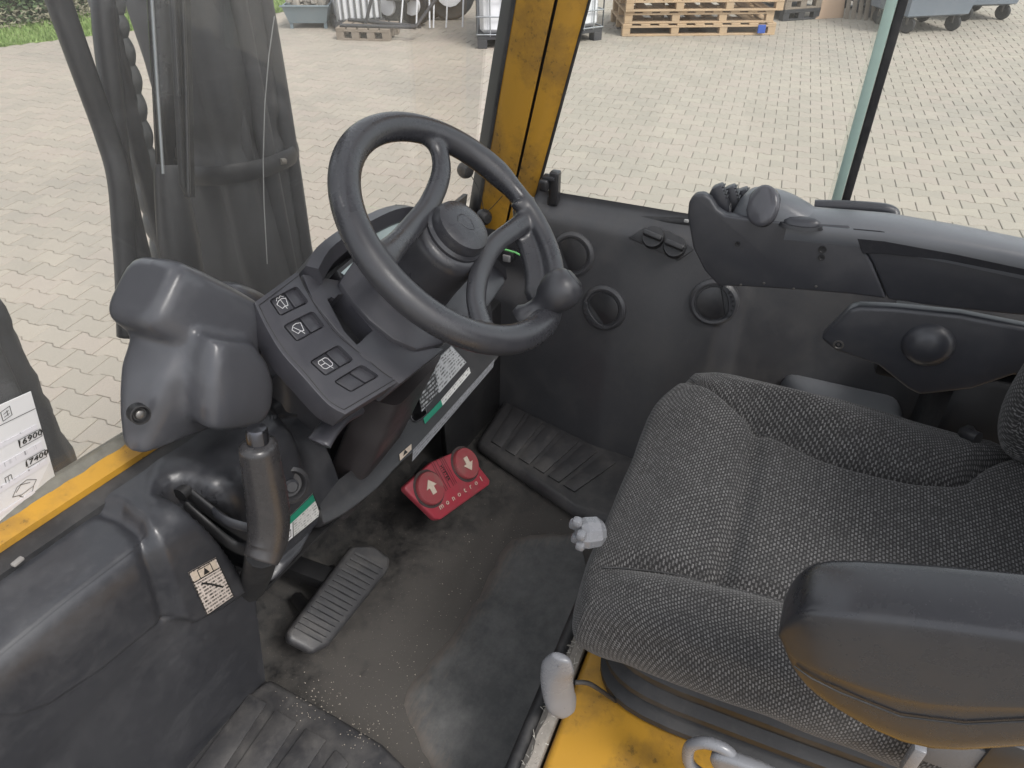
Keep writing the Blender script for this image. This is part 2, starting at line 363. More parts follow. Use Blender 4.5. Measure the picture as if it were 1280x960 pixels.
# ------------------------------------------------------------------ ground and paving
def ground_mat():
    m, t, p = newmat('joint_sand'); tc = t.nodes.new('ShaderNodeTexCoord'); n = noise_n(t, 3, 6, .7, tc.outputs['Object'])
    t.links.new(mixc(t, n.outputs[0], (.26, .24, .21), (.315, .29, .25)), p.inputs['Base Color']); p.inputs['Roughness'].default_value = .95; return m
def paver_mat():
    m, t, p = newmat('concrete_paving'); tc = t.nodes.new('ShaderNodeTexCoord'); g = t.nodes.new('ShaderNodeNewGeometry'); oi = t.nodes.new('ShaderNodeObjectInfo')
    ad = t.nodes.new('ShaderNodeMath'); ad.operation = 'ADD'; t.links.new(g.outputs['Random Per Island'], ad.inputs[0]); t.links.new(oi.outputs['Random'], ad.inputs[1])
    fr = t.nodes.new('ShaderNodeMath'); fr.operation = 'FRACT'; t.links.new(ad.outputs[0], fr.inputs[0])
    r = ramp(t, fr.outputs[0], 0, 1, (.325, .295, .248, 1), (.365, .330, .274, 1)); e = r.color_ramp.elements.new(.4); e.color = (.343, .310, .260, 1); e = r.color_ramp.elements.new(.75); e.color = (.357, .312, .266, 1)
    n = noise_n(t, .55, 6, .65, g.outputs['Position']); rn = ramp(t, n.outputs[0], .52, .78)
    k = t.nodes.new('ShaderNodeMath'); k.operation = 'MULTIPLY'; t.links.new(rn.outputs[0], k.inputs[0]); k.inputs[1].default_value = .62
    c = mixc(t, k.outputs[0], r.outputs[0], (.20, .192, .172))
    n2 = noise_n(t, 160, 4, .7, g.outputs['Position']); mm = t.nodes.new('ShaderNodeMix'); mm.data_type = 'RGBA'; mm.blend_type = 'OVERLAY'; mm.inputs[0].default_value = .35
    t.links.new(c, mm.inputs[6]); t.links.new(n2.outputs[0], mm.inputs[7]); t.links.new(mm.outputs[2], p.inputs['Base Color']); p.inputs['Roughness'].default_value = .9
    b = t.nodes.new('ShaderNodeBump'); b.inputs['Strength'].default_value = .3; b.inputs['Distance'].default_value = .002; t.links.new(n2.outputs[0], b.inputs['Height']); t.links.new(b.outputs[0], p.inputs['Normal'])
    return m
M_gnd = ground_mat(); M_pav = paver_mat()
gq = 220
ground = mesh('ground', [(-gq, -gq, GZ-.0075), (gq, -gq, GZ-.0075), (gq, gq, GZ-.0075), (-gq, gq, GZ-.0075)], [(0, 1, 2, 3)], M_gnd, None, 0)
tag(ground, kind='structure')
PL, PP, PD, PJ = .206, .141, .0105, .0029
pa = radians(5); eL = V((-sin(pa), cos(pa), 0)); eC = V((cos(pa), sin(pa), 0))
def paver_outline(inset):
    a, hh, d = PL/2-PJ-inset, PP/2-PJ*.7-inset, PD; q = PL/4; c = .013
    top = [(-a, hh+d), (-q-c, hh+d), (-q+c, hh-d), (q-c, hh-d), (q+c, hh+d), (a, hh+d)]
    bot = [(x, -y) for x, y in top[::-1]]
    return top+bot
def paver_geo(o, dz, ta, tb):
    """one dog-bone block: flat top, chamfer, short wall"""
    vs = []
    for ins, z in ((.0035, 0), (0, -.003), (0, -.012)):
        for x, y in paver_outline(ins): vs.append(o+eL*x+eC*y+V((0, 0, z+dz+ta*x+tb*y)))
    n = 12; fs = [tuple(range(n))]
    for k in (0, 1):
        for i in range(n): fs.append((k*n+i, (k+1)*n+i, (k+1)*n+(i+1) % n, k*n+(i+1) % n))
    return vs, fs
def inpoly(x, y, P):
    c = False; j = len(P)-1
    for i in range(len(P)):
        if (P[i][1] > y) != (P[j][1] > y) and x < (P[j][0]-P[i][0])*(y-P[i][1])/(P[j][1]-P[i][1])+P[i][0]: c = not c
        j = i
    return c
WIN = [[(-20, -20), (635, -20), (600, 260), (222, 545), (-20, 700)], [(735, -20), (1300, -20), (1300, 285), (1110, 268), (880, 250), (700, 262)]]
GR0, GR1 = V((5.2, 9.55, 0)), V((9.2, 7.2, 0))     # edge of the lawn
def on_grass(p):
    d = (GR1-GR0).normalized(); return (p-GR0).dot(V((-d.y, d.x, 0))) > .05
cells = []
for i in range(-50, 74):
    for j in range(-12, 122):
        p = eL*(i*PL+(PL/2 if j % 2 else 0))+eC*(j*PP)+V((0, 0, GZ))
        if p.x < -.6 or on_grass(p) or p.y < -7: continue
        q = p-CAM
        if q.dot(fw) < .3: continue
        x, y, d = proj(p); vis = any(inpoly(x, y, W_) for W_ in WIN)
        if not vis and not (-700 < x < 1900 and -60 < y < 1100): continue
        cells.append((-(1/d**3 if vis else 0), p))
cells.sort(key=lambda c: c[0])
pvs, pfs = paver_geo(V((0, 0, 0)), 0, 0, 0)
pme = bpy.data.meshes.new('paving_block'); pme.from_pydata([tuple(v) for v in pvs], [], pfs); pme.materials.append(M_pav)
bm = bmesh.new(); bm.from_mesh(pme); bmesh.ops.recalc_face_normals(bm, faces=bm.faces); bm.to_mesh(pme); bm.free()
gb = ground.location.copy()
for k, (q, p) in enumerate(cells[:300]):
    o = bpy.data.objects.new('paving_block', pme); COL.objects.link(o); o.parent = ground
    o.location = p-gb+V((0, 0, random.uniform(-.0015, .0015))); o.rotation_euler = (random.uniform(-.006, .006), random.uniform(-.006, .006), random.uniform(-.01, .01))
vs, fs = [], []
for q, p in cells[300:]:
    a, b = paver_geo(p, random.uniform(-.0015, .0015), random.uniform(-.006, .006), random.uniform(-.006, .006))
    n = len(vs); vs += a; fs += [tuple(n+i for i in f) for f in b]
o = mesh('paving_field', vs, fs, M_pav, ground, 0, fix=False); tag(o, kind='stuff')
# ------------------------------------------------------------------ lawn and hedge
def leaf_mat(name, a, b):
    m, t, p = newmat(name); g = t.nodes.new('ShaderNodeNewGeometry')
    t.links.new(mixc(t, g.outputs['Random Per Island'], a, b), p.inputs['Base Color']); p.inputs['Roughness'].default_value = .7; return m
M_grs = leaf_mat('grass_blades', (.13, .21, .055), (.24, .34, .11)); M_thu = leaf_mat('thuja_leaves', (.05, .085, .04), (.11, .16, .07)); M_bsh = leaf_mat('bush_leaves', (.24, .28, .09), (.40, .42, .18))
M_soil = flat('lawn_soil', (.19, .25, .085), .95); M_bark = flat('bark', (.10, .08, .06), .9)
gd = (GR1-GR0).normalized(); gn = V((-gd.y, gd.x, 0)); O = V((0, 0, GZ))
lawn = mesh('lawn', [GR0-gd*9+O, GR1+gd*30+O, GR1+gd*30+gn*60+O, GR0-gd*9+gn*60+O], [(0, 1, 2, 3)], M_soil, None, 0); tag(lawn, kind='structure')
vs, fs = [], []
for k in range(26000):
    s = random.uniform(-3, 5); tt = random.random()**1.6*7; p = GR0+gd*s+gn*(tt+.02)+O; a = random.uniform(0, 2*pi); hgt = random.uniform(.03, .075); wd = random.uniform(.006, .014)*(1+tt*.3)
    d = V((cos(a), sin(a), 0)); n = len(vs); vs += [p-d*wd, p+d*wd, p+V((random.uniform(-.03, .03), random.uniform(-.03, .03), hgt))]; fs.append((n, n+1, n+2))
tag(mesh('grass', vs, fs, M_grs, None, 0, fix=False), 'short green grass of the lawn edge beyond the paving', 'grass', kind='stuff')
def bush(name, label, cat, base, hgt, rad, mat, n, shape, group=None):
    t = thing(name, label, cat, base, group); base = V(base)
    tube('trunk', [base, base+V((.01, 0, hgt*.5)), base+V((0, .01, hgt*.9))], lambda u: .05*(1-u*.8), M_bark, t, 7)
    vs, fs = [], []
    for k in range(n):
        u = random.random(); a = random.uniform(0, 2*pi); lump = 1+.22*noise.noise(V((cos(a)*2, sin(a)*2, u*5))+base)
        R = rad*shape(u)*lump*sqrt(random.uniform(.25, 1)); c = base+V((cos(a)*R, sin(a)*R, .04+u*hgt))
        d = V((random.gauss(0, 1), random.gauss(0, 1), random.gauss(.6, 1))).normalized(); s = d.orthogonal().normalized(); z = random.uniform(.018, .05); m_ = len(vs)
        vs += [c-s*z*.45, c+d*z, c+s*z*.45, c-d*z*.8]; fs.append((m_, m_+1, m_+2, m_+3))
    mesh('crown', vs, fs, mat, t, 0, fix=False)
cone = lambda u: (.75+.5*u if u < .4 else .95*(1-u)**.6*1.30)
for px, py, lb, r in ((25, 28, 'clipped thuja shrub at the far left behind the lawn', .42), (68, 22, 'clipped thuja shrub beside the leftmost black hose, second from the left', .40), (112, 14, 'clipped thuja shrub half hidden behind the ribbed hose, third from the left', .36), (-30, 30, 'clipped thuja shrub beyond the left edge of the lawn view', .45)):
    if px < -20: continue
    bush('thuja_shrub', lb, 'shrub', A(px, py, z=GZ), 1.7, r, M_thu, 5200, cone, 'thuja shrubs along the lawn')
bush('leafy_bush', 'yellow-green bush behind the parked tractor, left of the wire cage tank', 'bush', A(582, 32, z=GZ)+hF*2.2, 1.3, .55, M_bsh, 4500, lambda u: sqrt(max(.02, 1-(u*1.6-.7)**2)))
# low dry border between lawn and thujas
vs, fs = [], []
for k in range(7000):
    p = A(random.uniform(-60, 160), 0, z=GZ); s = random.uniform(-4, 7); q = A(25, 30, z=GZ)+gd*s+gn*random.uniform(-.35, .35); m_ = len(vs); d = V((random.gauss(0, 1), random.gauss(0, 1), random.gauss(0, .7))).normalized()*.04; q = q+V((0, 0, random.uniform(0, .22)))
    vs += [q-d, q+d.orthogonal()*.4, q+d]; fs.append((m_, m_+1, m_+2))
tag(mesh('ground_cover', vs, fs, leaf_mat('dry_cover', (.16, .15, .11), (.26, .25, .16)), None, 0, fix=False), 'grey-brown low planting under the thuja shrubs', 'ground cover', kind='stuff')
# ------------------------------------------------------------------ yard objects
M_skip = plastic('skip_paint', (.17, .22, .25), .5, dust=.3, dcol=(.3, .3, .29), dscale=4); M_rubble = flat('rubble', (.36, .33, .29), .95, var=.4)
M_wood = plastic('pallet_wood', (.50, .36, .23), .75, dust=.6, dcol=(.33, .28, .22), dscale=5, spec=.2); M_woodg = plastic('weathered_wood', (.24, .20, .16), .85, dust=.6, dcol=(.35, .31, .27), spec=.2)
M_ibc = flat('white_tank_plastic', (.74, .75, .78), .45, var=.04); M_cage = flat('galvanised_tube', (.36, .38, .40), .4, .7); M_pblk = flat('black_pallet_plastic', (.05, .05, .055), .6)
M_bin = plastic('bin_plastic', (.17, .20, .24), .45, dust=.35, dcol=(.3, .31, .33), dscale=3, scr=.4); M_tyre = plastic('tyre_rubber', (.03, .03, .03), .8, dust=.5); M_mach = plastic('machine_paint', (.16, .17, .175), .5, dust=.4)
M_peach = plastic('plywood_sheet', (.56, .40, .29), .7, dust=.3, dcol=(.5, .38, .28), spec=.2); M_lamp = flat('headlamp_glass', (.75, .74, .70), .1, var=.02); M_blue = flat('blue_plastic', (.03, .09, .40), .5)
class Fr:                                        # local frame: x along the front edge, y away from the camera, z up
    def __init__(s, p, q): s.o = V(p); s.x = (V(q)-s.o).normalized(); s.L = (V(q)-s.o).length; s.y = V((-s.x.y, s.x.x, 0)); s.y = s.y if s.y.dot(hF) > 0 else -s.y
    def __call__(s, x, y, z): return s.o+s.x*x+s.y*y+V((0, 0, z))
    def rot(s): return Matrix((s.x, s.y if s.x.cross(s.y).z > 0 else -s.y, V((0, 0, 1)))).transposed()
def fbox(name, fr, x0, x1, y0, y1, z0, z1, mat, par, r=.004):
    return box(name, fr((x0+x1)/2, (y0+y1)/2, (z0+z1)/2), abs(x1-x0), abs(y1-y0), abs(z1-z0), mat, par, r, 1, fr.rot())
# skip
fr = Fr(A(363, 36, z=GZ), A(409, 36, z=GZ)); L = fr.L
t = thing('rubble_skip', 'small blue-grey steel skip on legs heaped with rubble, far behind the wheel rim', 'skip', fr(0, 0, 0))
bm = bmesh.new(); rg = []
for z, e in ((.07, 0), (.29, .06), (.29, .04), (.11, .0)):
    rg.append([fr(-e, -e, z), fr(L+e, -e, z), fr(L+e, .55+e, z), fr(-e, .55+e, z)])
bm_loft(bm, rg, caps=True); from_bm('tub', bm, M_skip, t, 30)
for x in (.02, L-.02):
    for y in (.03, .5): fbox('leg', fr, x-.02, x+.02, y-.02, y+.02, 0, .1, M_skip, t, 0)
for y in (-.075, .61): fbox('rim', fr, -.08, L+.08, y, y+.02, .275, .298, M_skip, t)
vs, fs = [], []
for k in range(170):
    c = fr(random.uniform(0, L), random.uniform(0, .55), .28); z = .27+.10*random.random(); c.z = fr.o.z+z; bmx = .03*random.uniform(.5, 1.4); n = len(vs)
    for sx in (-1, 1):
        for sy in (-1, 1):
            for sz in (-1, 1): vs.append(c+V((sx*bmx*random.uniform(.6, 1), sy*bmx*random.uniform(.6, 1), sz*bmx*random.uniform(.5, 1))))
    fs += [tuple(n+i for i in f) for f in ((0, 1, 3, 2), (4, 6, 7, 5), (0, 4, 5, 1), (2, 3, 7, 6), (0, 2, 6, 4), (1, 5, 7, 3))]
tag(mesh('rubble', vs, fs, M_rubble, None, 0), 'heap of broken grey rubble filling the blue-grey skip', 'rubble', kind='stuff')
# cage tanks
def ibc(label, p, q, depth, hgt, px=7, pz=6):
    fr = Fr(p, q); L = fr.L; t = thing('cage_tank', label, 'tank', fr(0, 0, 0), 'white cage tanks in the yard')
    fbox('tank', fr, .03, L-.03, .03, depth-.03, .16, hgt-.03, M_ibc, t, .05)
    fbox('pallet', fr, 0, L, 0, depth, .10, .14, M_pblk, t)
    for x in (0, L/2-.06, L-.12):
        for y in (0, depth-.12): fbox('foot', fr, x, x+.12, y, y+.12, 0, .10, M_pblk, t)
    bm = bmesh.new()
    for i in range(px):
        x = L*i/(px-1)
        for y in (0, depth): bm_loft(bm, rings_of([fr(x, y, .14), fr(x, y, hgt)], .009, n=6))
        y = depth*i/(px-1)
        for x in (0, L): bm_loft(bm, rings_of([fr(x, y, .14), fr(x, y, hgt)], .009, n=6))
    for k in range(pz):
        z = .16+(hgt-.18)*k/(pz-1)
        bm_loft(bm, rings_of([fr(-.006, -.006, z), fr(L, -.006, z)], .009, n=6)); bm_loft(bm, rings_of([fr(-.006, -.006, z), fr(-.006, depth, z)], .009, n=6))
        bm_loft(bm, rings_of([fr(L+.006, 0, z), fr(L+.006, depth, z)], .009, n=6)); bm_loft(bm, rings_of([fr(0, depth, z), fr(L, depth, z)], .009, n=6))
    from_bm('cage', bm, M_cage, t, 60)
p = A(597, 61, z=GZ); ibc('white plastic tank in a wire cage, seen left of the yellow pillar', p, p+(A(680, 61, z=GZ)-p).normalized()*.95, 1.0, 1.16)
p = A(708, 56, z=GZ); q = A(752, 50, z=GZ); ibc('white tank in a wire cage on a black base, just right of the yellow pillar', p+(p-q).normalized()*.3, q, 1.2, 1.16)
# white panelled tank on a dark frame, with a wooden pallet before it
p = A(424, 40, z=GZ); q = A(478, 36, z=GZ); fr = Fr(p, q); L = fr.L
t = thing('barred_container', 'white container behind dark upright bars, above a low wooden pallet', 'container', fr(0, 0, 0))
fbox('container_body', fr, .02, L, .04, .7, .12, .95, M_ibc, t, .02); fbox('base_frame', fr, -.03, L+.05, 0, .75, .02, .12, M_pblk, t)
for i in range(8): fbox('bar', fr, L*i/7-.012, L*i/7+.012, .005, .03, .12, .97, M_mach, t)
def pallet(label, fr, x0, y0, z0, L, D, group, mat, nb=4, rows=5, par_cat='pallet', jit=0):
    t = thing('pallet', label, par_cat, fr(x0, y0, z0), group)
    for i in range(nb):
        for y in (y0, y0+D/2-.05, y0+D-.1):
            x = x0+(L-.1)*i/(nb-1); fbox('block', fr, x, x+.1, y+.004, y+.096, z0+.022, z0+.10, mat, t, .003)
    for y in (y0, y0+D/2-.05, y0+D-.1): fbox('stringer_board', fr, x0, x0+L, y, y+.1, z0+.10, z0+.122, mat, t, .003)
    for y in (y0, y0+D-.1): fbox('bottom_board', fr, x0+.02*jit, x0+L, y, y+.1, z0, z0+.022, mat, t, .003)
    for i in range(rows):
        x = x0+(L-.12)*i/(rows-1); fbox('deck_board', fr, x, x+.12, y0, y0+D, z0+.122, z0+.144, mat, t, .003)
fr = Fr(A(421, 50, z=GZ), A(486, 52, z=GZ)); pallet('low wooden pallet lying alone before the barred white container', fr, 0, 0, 0, max(.7, fr.L), .5, None, M_woodg)
t = thing('tow_frame', 'black steel hitch frame lying across the lone wooden pallet', 'hitch', fr(.1, 0, .144))
for a, b in (((.05, .05, .165), (fr.L+.35, .05, .165)), ((.05, .4, .165), (fr.L+.4, .1, .165)), ((fr.L*.5, .2, .165), (fr.L*.75, .22, .62)), ((fr.L+.35, .05, .165), (fr.L+.62, .3, .5))):
    tube('bar', [fr(*a), fr(*b)], .022, M_pblk, t, 6)
# tractor with headlamps
p = A(484, 42, z=GZ); q = A(562, 40, z=GZ); fr = Fr(p+hF*.3, q+hF*.3); L = fr.L
t = thing('parked_tractor', 'grey parked tractor with twin round headlamps, between container and cage tank', 'tractor', fr(0, 0, 0))
fbox('body', fr, .02, L*.42, .1, 1.6, .28, .95, M_mach, t, .03); fbox('front_frame', fr, -.02, L*.5, -.02, .1, .34, .46, M_mach, t, .01); fbox('rear_body', fr, L*.45, L*.98, .5, 1.8, .30, 1.1, M_mach, t, .04)
fbox('hood', fr, L*.55, L*.9, .35, .9, .62, .8, plastic('rust_paint', (.30, .16, .10), .6), t, .02)
for x in (.07, .25): lathe('headlamp', [(0, -.01), (.05, -.01), (.062, .01), (.055, .05), (0, .05)], fr(x, .05, .52), -fr.y, M_lamp, t, 16)
for x, y, R in ((.02, .25, .26), (L*.42, .2, .27), (L*.62, .55, .36), (L*1.02, .5, .36)):
    w_ = lathe('wheel', [(.08, -.07), (R*.9, -.08), (R, -.04), (R, .04), (R*.9, .08), (.08, .07)], fr(x, y, R), fr.x*.6+fr.y*.8 if x < L*.5 else fr.y, M_tyre, t, 20)
    lathe('hub', [(.001, -.09), (R*.5, -.085), (R*.55, .03), (.001, .05)], fr(x, y, R)-fr.y*.03, fr.x*.6+fr.y*.8 if x < L*.5 else fr.y, M_ibc, w_, 14)
for k, (x, dx) in enumerate(((.30, -.16), (.45, -.1), (.58, -.05), (.66, -.08), (.85, -.1), (1.05, -.08), (1.3, -.05))):
    o = tube('pale_rod', [fr(x+dx, -.12, .02), fr(x, -.05+.1, .9)], .012, M_ibc, None, 6)
    tag(o, ['first', 'second', 'third', 'fourth', 'fifth', 'sixth', 'seventh'][k]+' pale thin rod from the left leaning against the parked tractor', 'rod', 'pale rods leaning on the tractor')
# stack of long pallets
p = A(777, 45, z=GZ); q = A(972, 43, z=GZ); fr = Fr(p, q); L = fr.L; z = 0
labs = ['lowest long wooden pallet of the stack, with a blue foot at its right', 'second long wooden pallet from the ground in the tall stack', 'third long wooden pallet up in the stack, slightly shifted left', 'fourth long wooden pallet up in the stack', 'topmost long wooden pallet of the tall stack']
for k in range(5):
    pallet(labs[k], fr, random.uniform(-.06, .04) if k else 0, random.uniform(-.05, .05), z, L-random.uniform(0, .12), 1.0, 'long wooden pallets in the stack', M_wood, 4, 9); z += .146
o = fbox('blue_block', fr, L-.30, L-.20, -.075, -.052, .03, .13, M_blue, None); tag(o, 'small blue plastic tag on the lowest pallet of the stack', 'tag')
fr = Fr(A(978, 27, z=GZ), A(1018, 24, z=GZ)); z = 0
for k, (m, lb) in enumerate(((M_pblk, 'black plastic pallet at the bottom of the short stack'), (M_woodg, 'weathered wooden pallet atop the black one in the short stack'), (M_wood, 'top wooden pallet of the short stack beside the plywood sheet'))):
    pallet(lb, fr, 0, 0, z, max(.6, fr.L), .8, 'pallets in the short stack', m, 3, 6); z += .146
fr = Fr(A(1019, 24, z=GZ), A(1054, 22, z=GZ)); o = plate('plywood_sheet', [fr(0, 0, 0), fr(fr.L, 0, 0), fr(fr.L*1.15, .3, .9), fr(.0, .3, .9)], fr.y*.02, M_peach, None, .003); tag(o, 'peach coloured plywood sheet leaning upright between pallets and planks', 'sheet')
fr = Fr(A(1056, 24, z=GZ), A(1086, 22, z=GZ))
for k in range(6):
    o = plate('leaning_plank', [fr(.07*k, -.05*k, 0), fr(.07*k+.06, -.05*k, 0), fr(.35+.09*k, .5, .95), fr(.29+.09*k, .5, .95)], V((0, .015, .02)), M_woodg, None, .002); tag(o, ['first', 'second', 'third', 'fourth', 'fifth', 'sixth'][k]+' grey weathered plank from the left, leaning right of the plywood sheet', 'plank', 'leaning weathered planks')
fr = Fr(A(1086, 22, z=GZ), A(1115, 21, z=GZ)); z = 0
for k, lb in enumerate(('lowest black plastic pallet behind the window post', 'middle black plastic pallet behind the window post', 'top black plastic pallet behind the window post')):
    pallet(lb, fr, 0, 0, z, .8, .8, 'black pallets behind the window post', M_pblk, 3, 5); z += .15
def wheelie(label, p, q, depth, hgt):
    fr = Fr(p, q); L = fr.L; t = thing('waste_container', label, 'bin', fr(0, 0, 0), 'grey waste containers on castors')
    rg = []
    for z, e in ((.19, -.06), (.22, .0), (.9, .09), (.93, .12), (.97, .12), (1.05, .04)): rg.append([fr(-e, -e, z), fr(L+e, -e, z), fr(L+e, depth+e, z), fr(-e, depth+e, z)])
    bm = bmesh.new(); bm_loft(bm, rg); bevel(bm, .03, 2); from_bm('tub', bm, M_bin, t)
    for x in (L*.12, L*.88):
        for y in (.1, depth-.1):
            w_ = lathe('castor', [(.01, -.025), (.085, -.025), (.1, -.012), (.1, .012), (.085, .025), (.01, .025)], fr(x, y, .1), fr.x*.85+fr.y*.5, M_tyre, t, 16)
            fbox('fork', fr, x-.035, x+.035, y-.02, y+.03, .1, .21, M_stl, w_)
p = A(1128, 44, z=GZ); q = A(1203, 40, z=GZ); wheelie('nearer blue-grey waste container on castors, just right of the window post', p, q, .8, 1.1)
p = A(1206, 30, z=GZ)+hF*.1; q = A(1268, 28, z=GZ)+hF*.1; wheelie('farther blue-grey waste container on castors at the top right corner', p, q, .8, 1.1)
# ------------------------------------------------------------------ cab frame
cab = thing('forklift_cab', 'yellow cab frame with dark seals, corner pillar and glazing round the driver', 'cab', (0, .25, 0))
def ybar(x): return interp(x, [-1.0, -.54, -.31, .0, .62], [.30, .272, .252, .242, .238])
def zbar(x): return interp(x, [-1.0, -.54, -.31, .0, .62], [.585, .565, .551, .532, .500])
rg = []
for i in range(25):
    x = -1.0+1.50*i/24; y, z = ybar(x), zbar(x)
    rg.append([V((x, y+.008, z-.002)), V((x, y+.028, z+.006)), V((x, y+.055, z-.01)), V((x, y+.055, z-.06)), V((x, y+.010, z-.06))])
loft('windshield_sill', rg, M_yel, cab, smooth=30)
# dirty sealant along the foot of the glass
rg = []
for i in range(161):
    x = -1.0+1.52*i/160; y, z = ybar(x)+.032, zbar(x)+.002; k = noise.noise(V((x*40, 0, 0)))*.0022; k2 = noise.noise(V((x*90, 3, 0)))*.003
    rg.append([V((x, y-.006+k, z+.001)), V((x, y-.003+k, z+.006+k2)), V((x, y+.004, z+.012+k+k2)), V((x, y+.012, z+.010)), V((x, y+.02, z-.01))])
loft('sealant_bead', rg, M_mud, cab, smooth=30)
# black gap strip below the sill
rg = []
for i in range(25):
    x = -1.0+.80*i/24; y, z = ybar(x), zbar(x)
    rg.append([V((x, y-.016, z-.014)), V((x, y+.0075, z-.010)), V((x, y+.0075, z-.06)), V((x, y-.016, z-.06))])
loft('rubber_seal', rg, M_rub, cab, smooth=30)
# pillar: two faces and a groove, raked
pb = {}
def pil(zz, xx, name, pxs):
    return None
p0b, p0t = V((.555, .235, .47)), V((.585, .080, 1.45))
def PX(px, py, x): return A(px, py, x=x)
# inner front face of the pillar (towards driver), from seal edge to groove, then the side face to the window
a0, a1 = A(598, 275, x=.595), A(652, -40, x=.595)       # left edge of yellow
b0, b1 = A(632, 285, x=.585), A(704, -40, x=.585)       # groove
c0, c1 = A(664, 262, x=.600), A(746, -40, x=.600)       # window edge
def ext(a, b, u): return a+(b-a)*u
def strip_loft(name, l0, l1, r0, r1, back, mat, par, u0=-.25, u1=1.9, n=8):
    rg = []
    for i in range(n+1):
        u = lerp(u0, u1, i/n); l = ext(l0, l1, u); r = ext(r0, r1, u); m = (l+r)/2-V(back)*.10
        rg.append([l, l+(r-l)*.12-V(back)*.05, m, r+(l-r)*.12-V(back)*.05, r, r+V(back), l+V(back)])
    return loft(name, rg, mat, par, smooth=50)
bk = V((.06, .015, 0))
strip_loft('corner_pillar', a0, a1, b0+(a0-b0)*.04, b1+(a1-b1)*.04, bk, M_yel, cab)
strip_loft('window_frame', b0+(c0-b0)*.06, b1+(c1-b1)*.06, c0, c1, V((.05, .012, 0)), M_yel, cab)
strip_loft('pillar_seal', b0+(a0-b0)*.08+bk*.3, b1+(a1-b1)*.08+bk*.3, b0+(c0-b0)*.1+bk*.3, b1+(c1-b1)*.1+bk*.3, V((.02, .01, 0)), M_dark, cab)
s0, s1 = A(593, 275, x=.597), A(645, -40, x=.597)
strip_loft('windshield_seal', s0, s1, a0, a1, V((.03, .03, 0)), M_rub, cab)
d0, d1 = A(668, 262, x=.602), A(750, -40, x=.602)
strip_loft('window_seal', c0, c1, d0, d1, V((.02, .006, 0)), M_rub, cab)
# windshield, raked like the pillar
gb0, gb1 = ext(s0, s1, -.2), ext(s0, s1, 1.9); dy = (gb1.y-gb0.y)
lz = zbar(-1.0)
xs_ = [-1.0+(gb0.x-.004+1.0)*i/30 for i in range(31)]
def wsp(x, u, o_):
    b = V((x, ybar(x)+.036, zbar(x))); tp_ = V((x+(gb1.x-gb0.x)*max(0, (x+1)/1.6), gb1.y+.075+(ybar(x)-ybar(.6)), gb1.z)); return b.lerp(tp_, u)+V((0, o_, 0))
vs = [wsp(x, u, o_) for o_ in (0, .005) for x in xs_ for u in (0, .25, .5, .75, 1)]; fs = []
for q in (0, 155):
    for i in range(30):
        for j in range(4): fs.append((q+i*5+j, q+i*5+j+1, q+i*5+j+6, q+i*5+j+5))
for i in range(30): fs.append((i*5+4, i*5+9, 155+i*5+9, 155+i*5+4))
mesh('windshield', vs, fs, M_gls, cab, 60)
# side windows: glass, post with green glass edge and dark seal
XW = .605
e0, e1 = A(1050, 252, x=XW), A(1120, 0, x=XW); yw = (e0.y+e1.y)/2
plate('side_window', [V((XW+.012, .16, .50)), V((XW+.012, yw+.004, .52)), V((XW+.012, yw+.004, 1.5)), V((XW+.012, .0, 1.5))], V((.005, 0, 0)), M_gls2, cab, 0, smooth=0)
plate('side_window', [V((XW+.030, yw+.02, .52)), V((XW+.030, -1.3, .55)), V((XW+.030, -1.3, 1.5)), V((XW+.030, yw+.02, 1.5))], V((.005, 0, 0)), M_gls2, cab, 0, smooth=0)
box('glass_edge', (XW+.006, yw+.006, 1.0), .014, .016, 1.05, M_gedge, cab, .002)
box('window_post', (XW+.012, yw-.010, 1.0), .024, .014, 1.05, M_rub, cab, .003)
# rear part of the frame and roof rails out of view are not needed
# lower black rail of the side window with pale clips
tp = [A(684, 262, x=.585), A(760, 268, x=.585), A(860, 276, x=.585), A(1000, 286, x=.60), A(1290, 310, x=.60)]
rl = tube('window_rail', [p+V((0, 0, -.002)) for p in tp], .012, M_rub, cab, 8, rb=.010)
for px in (742, 858):
    p = A(px, 266+(px-690)*.06, x=.573); box('rail_clip', p, .004, .009, .006, flat('pale_clip', (.5, .5, .48), .5), rl, .001)
# bulkhead behind the pedals and outer skin (dark steel)
plate('bulkhead', [V((-.9, .40, -.02)), V((.62, .40, -.02)), V((.62, .30, .50)), V((-.9, .30, .53))], V((0, .01, 0)), M_dark, cab, 0)
plate('outer_skin', [V((.585, .42, -.05)), V((.585, -1.3, -.05)), V((.612, -1.3, .53)), V((.612, .25, .49))], V((.006, 0, 0)), M_yel, cab, 0)
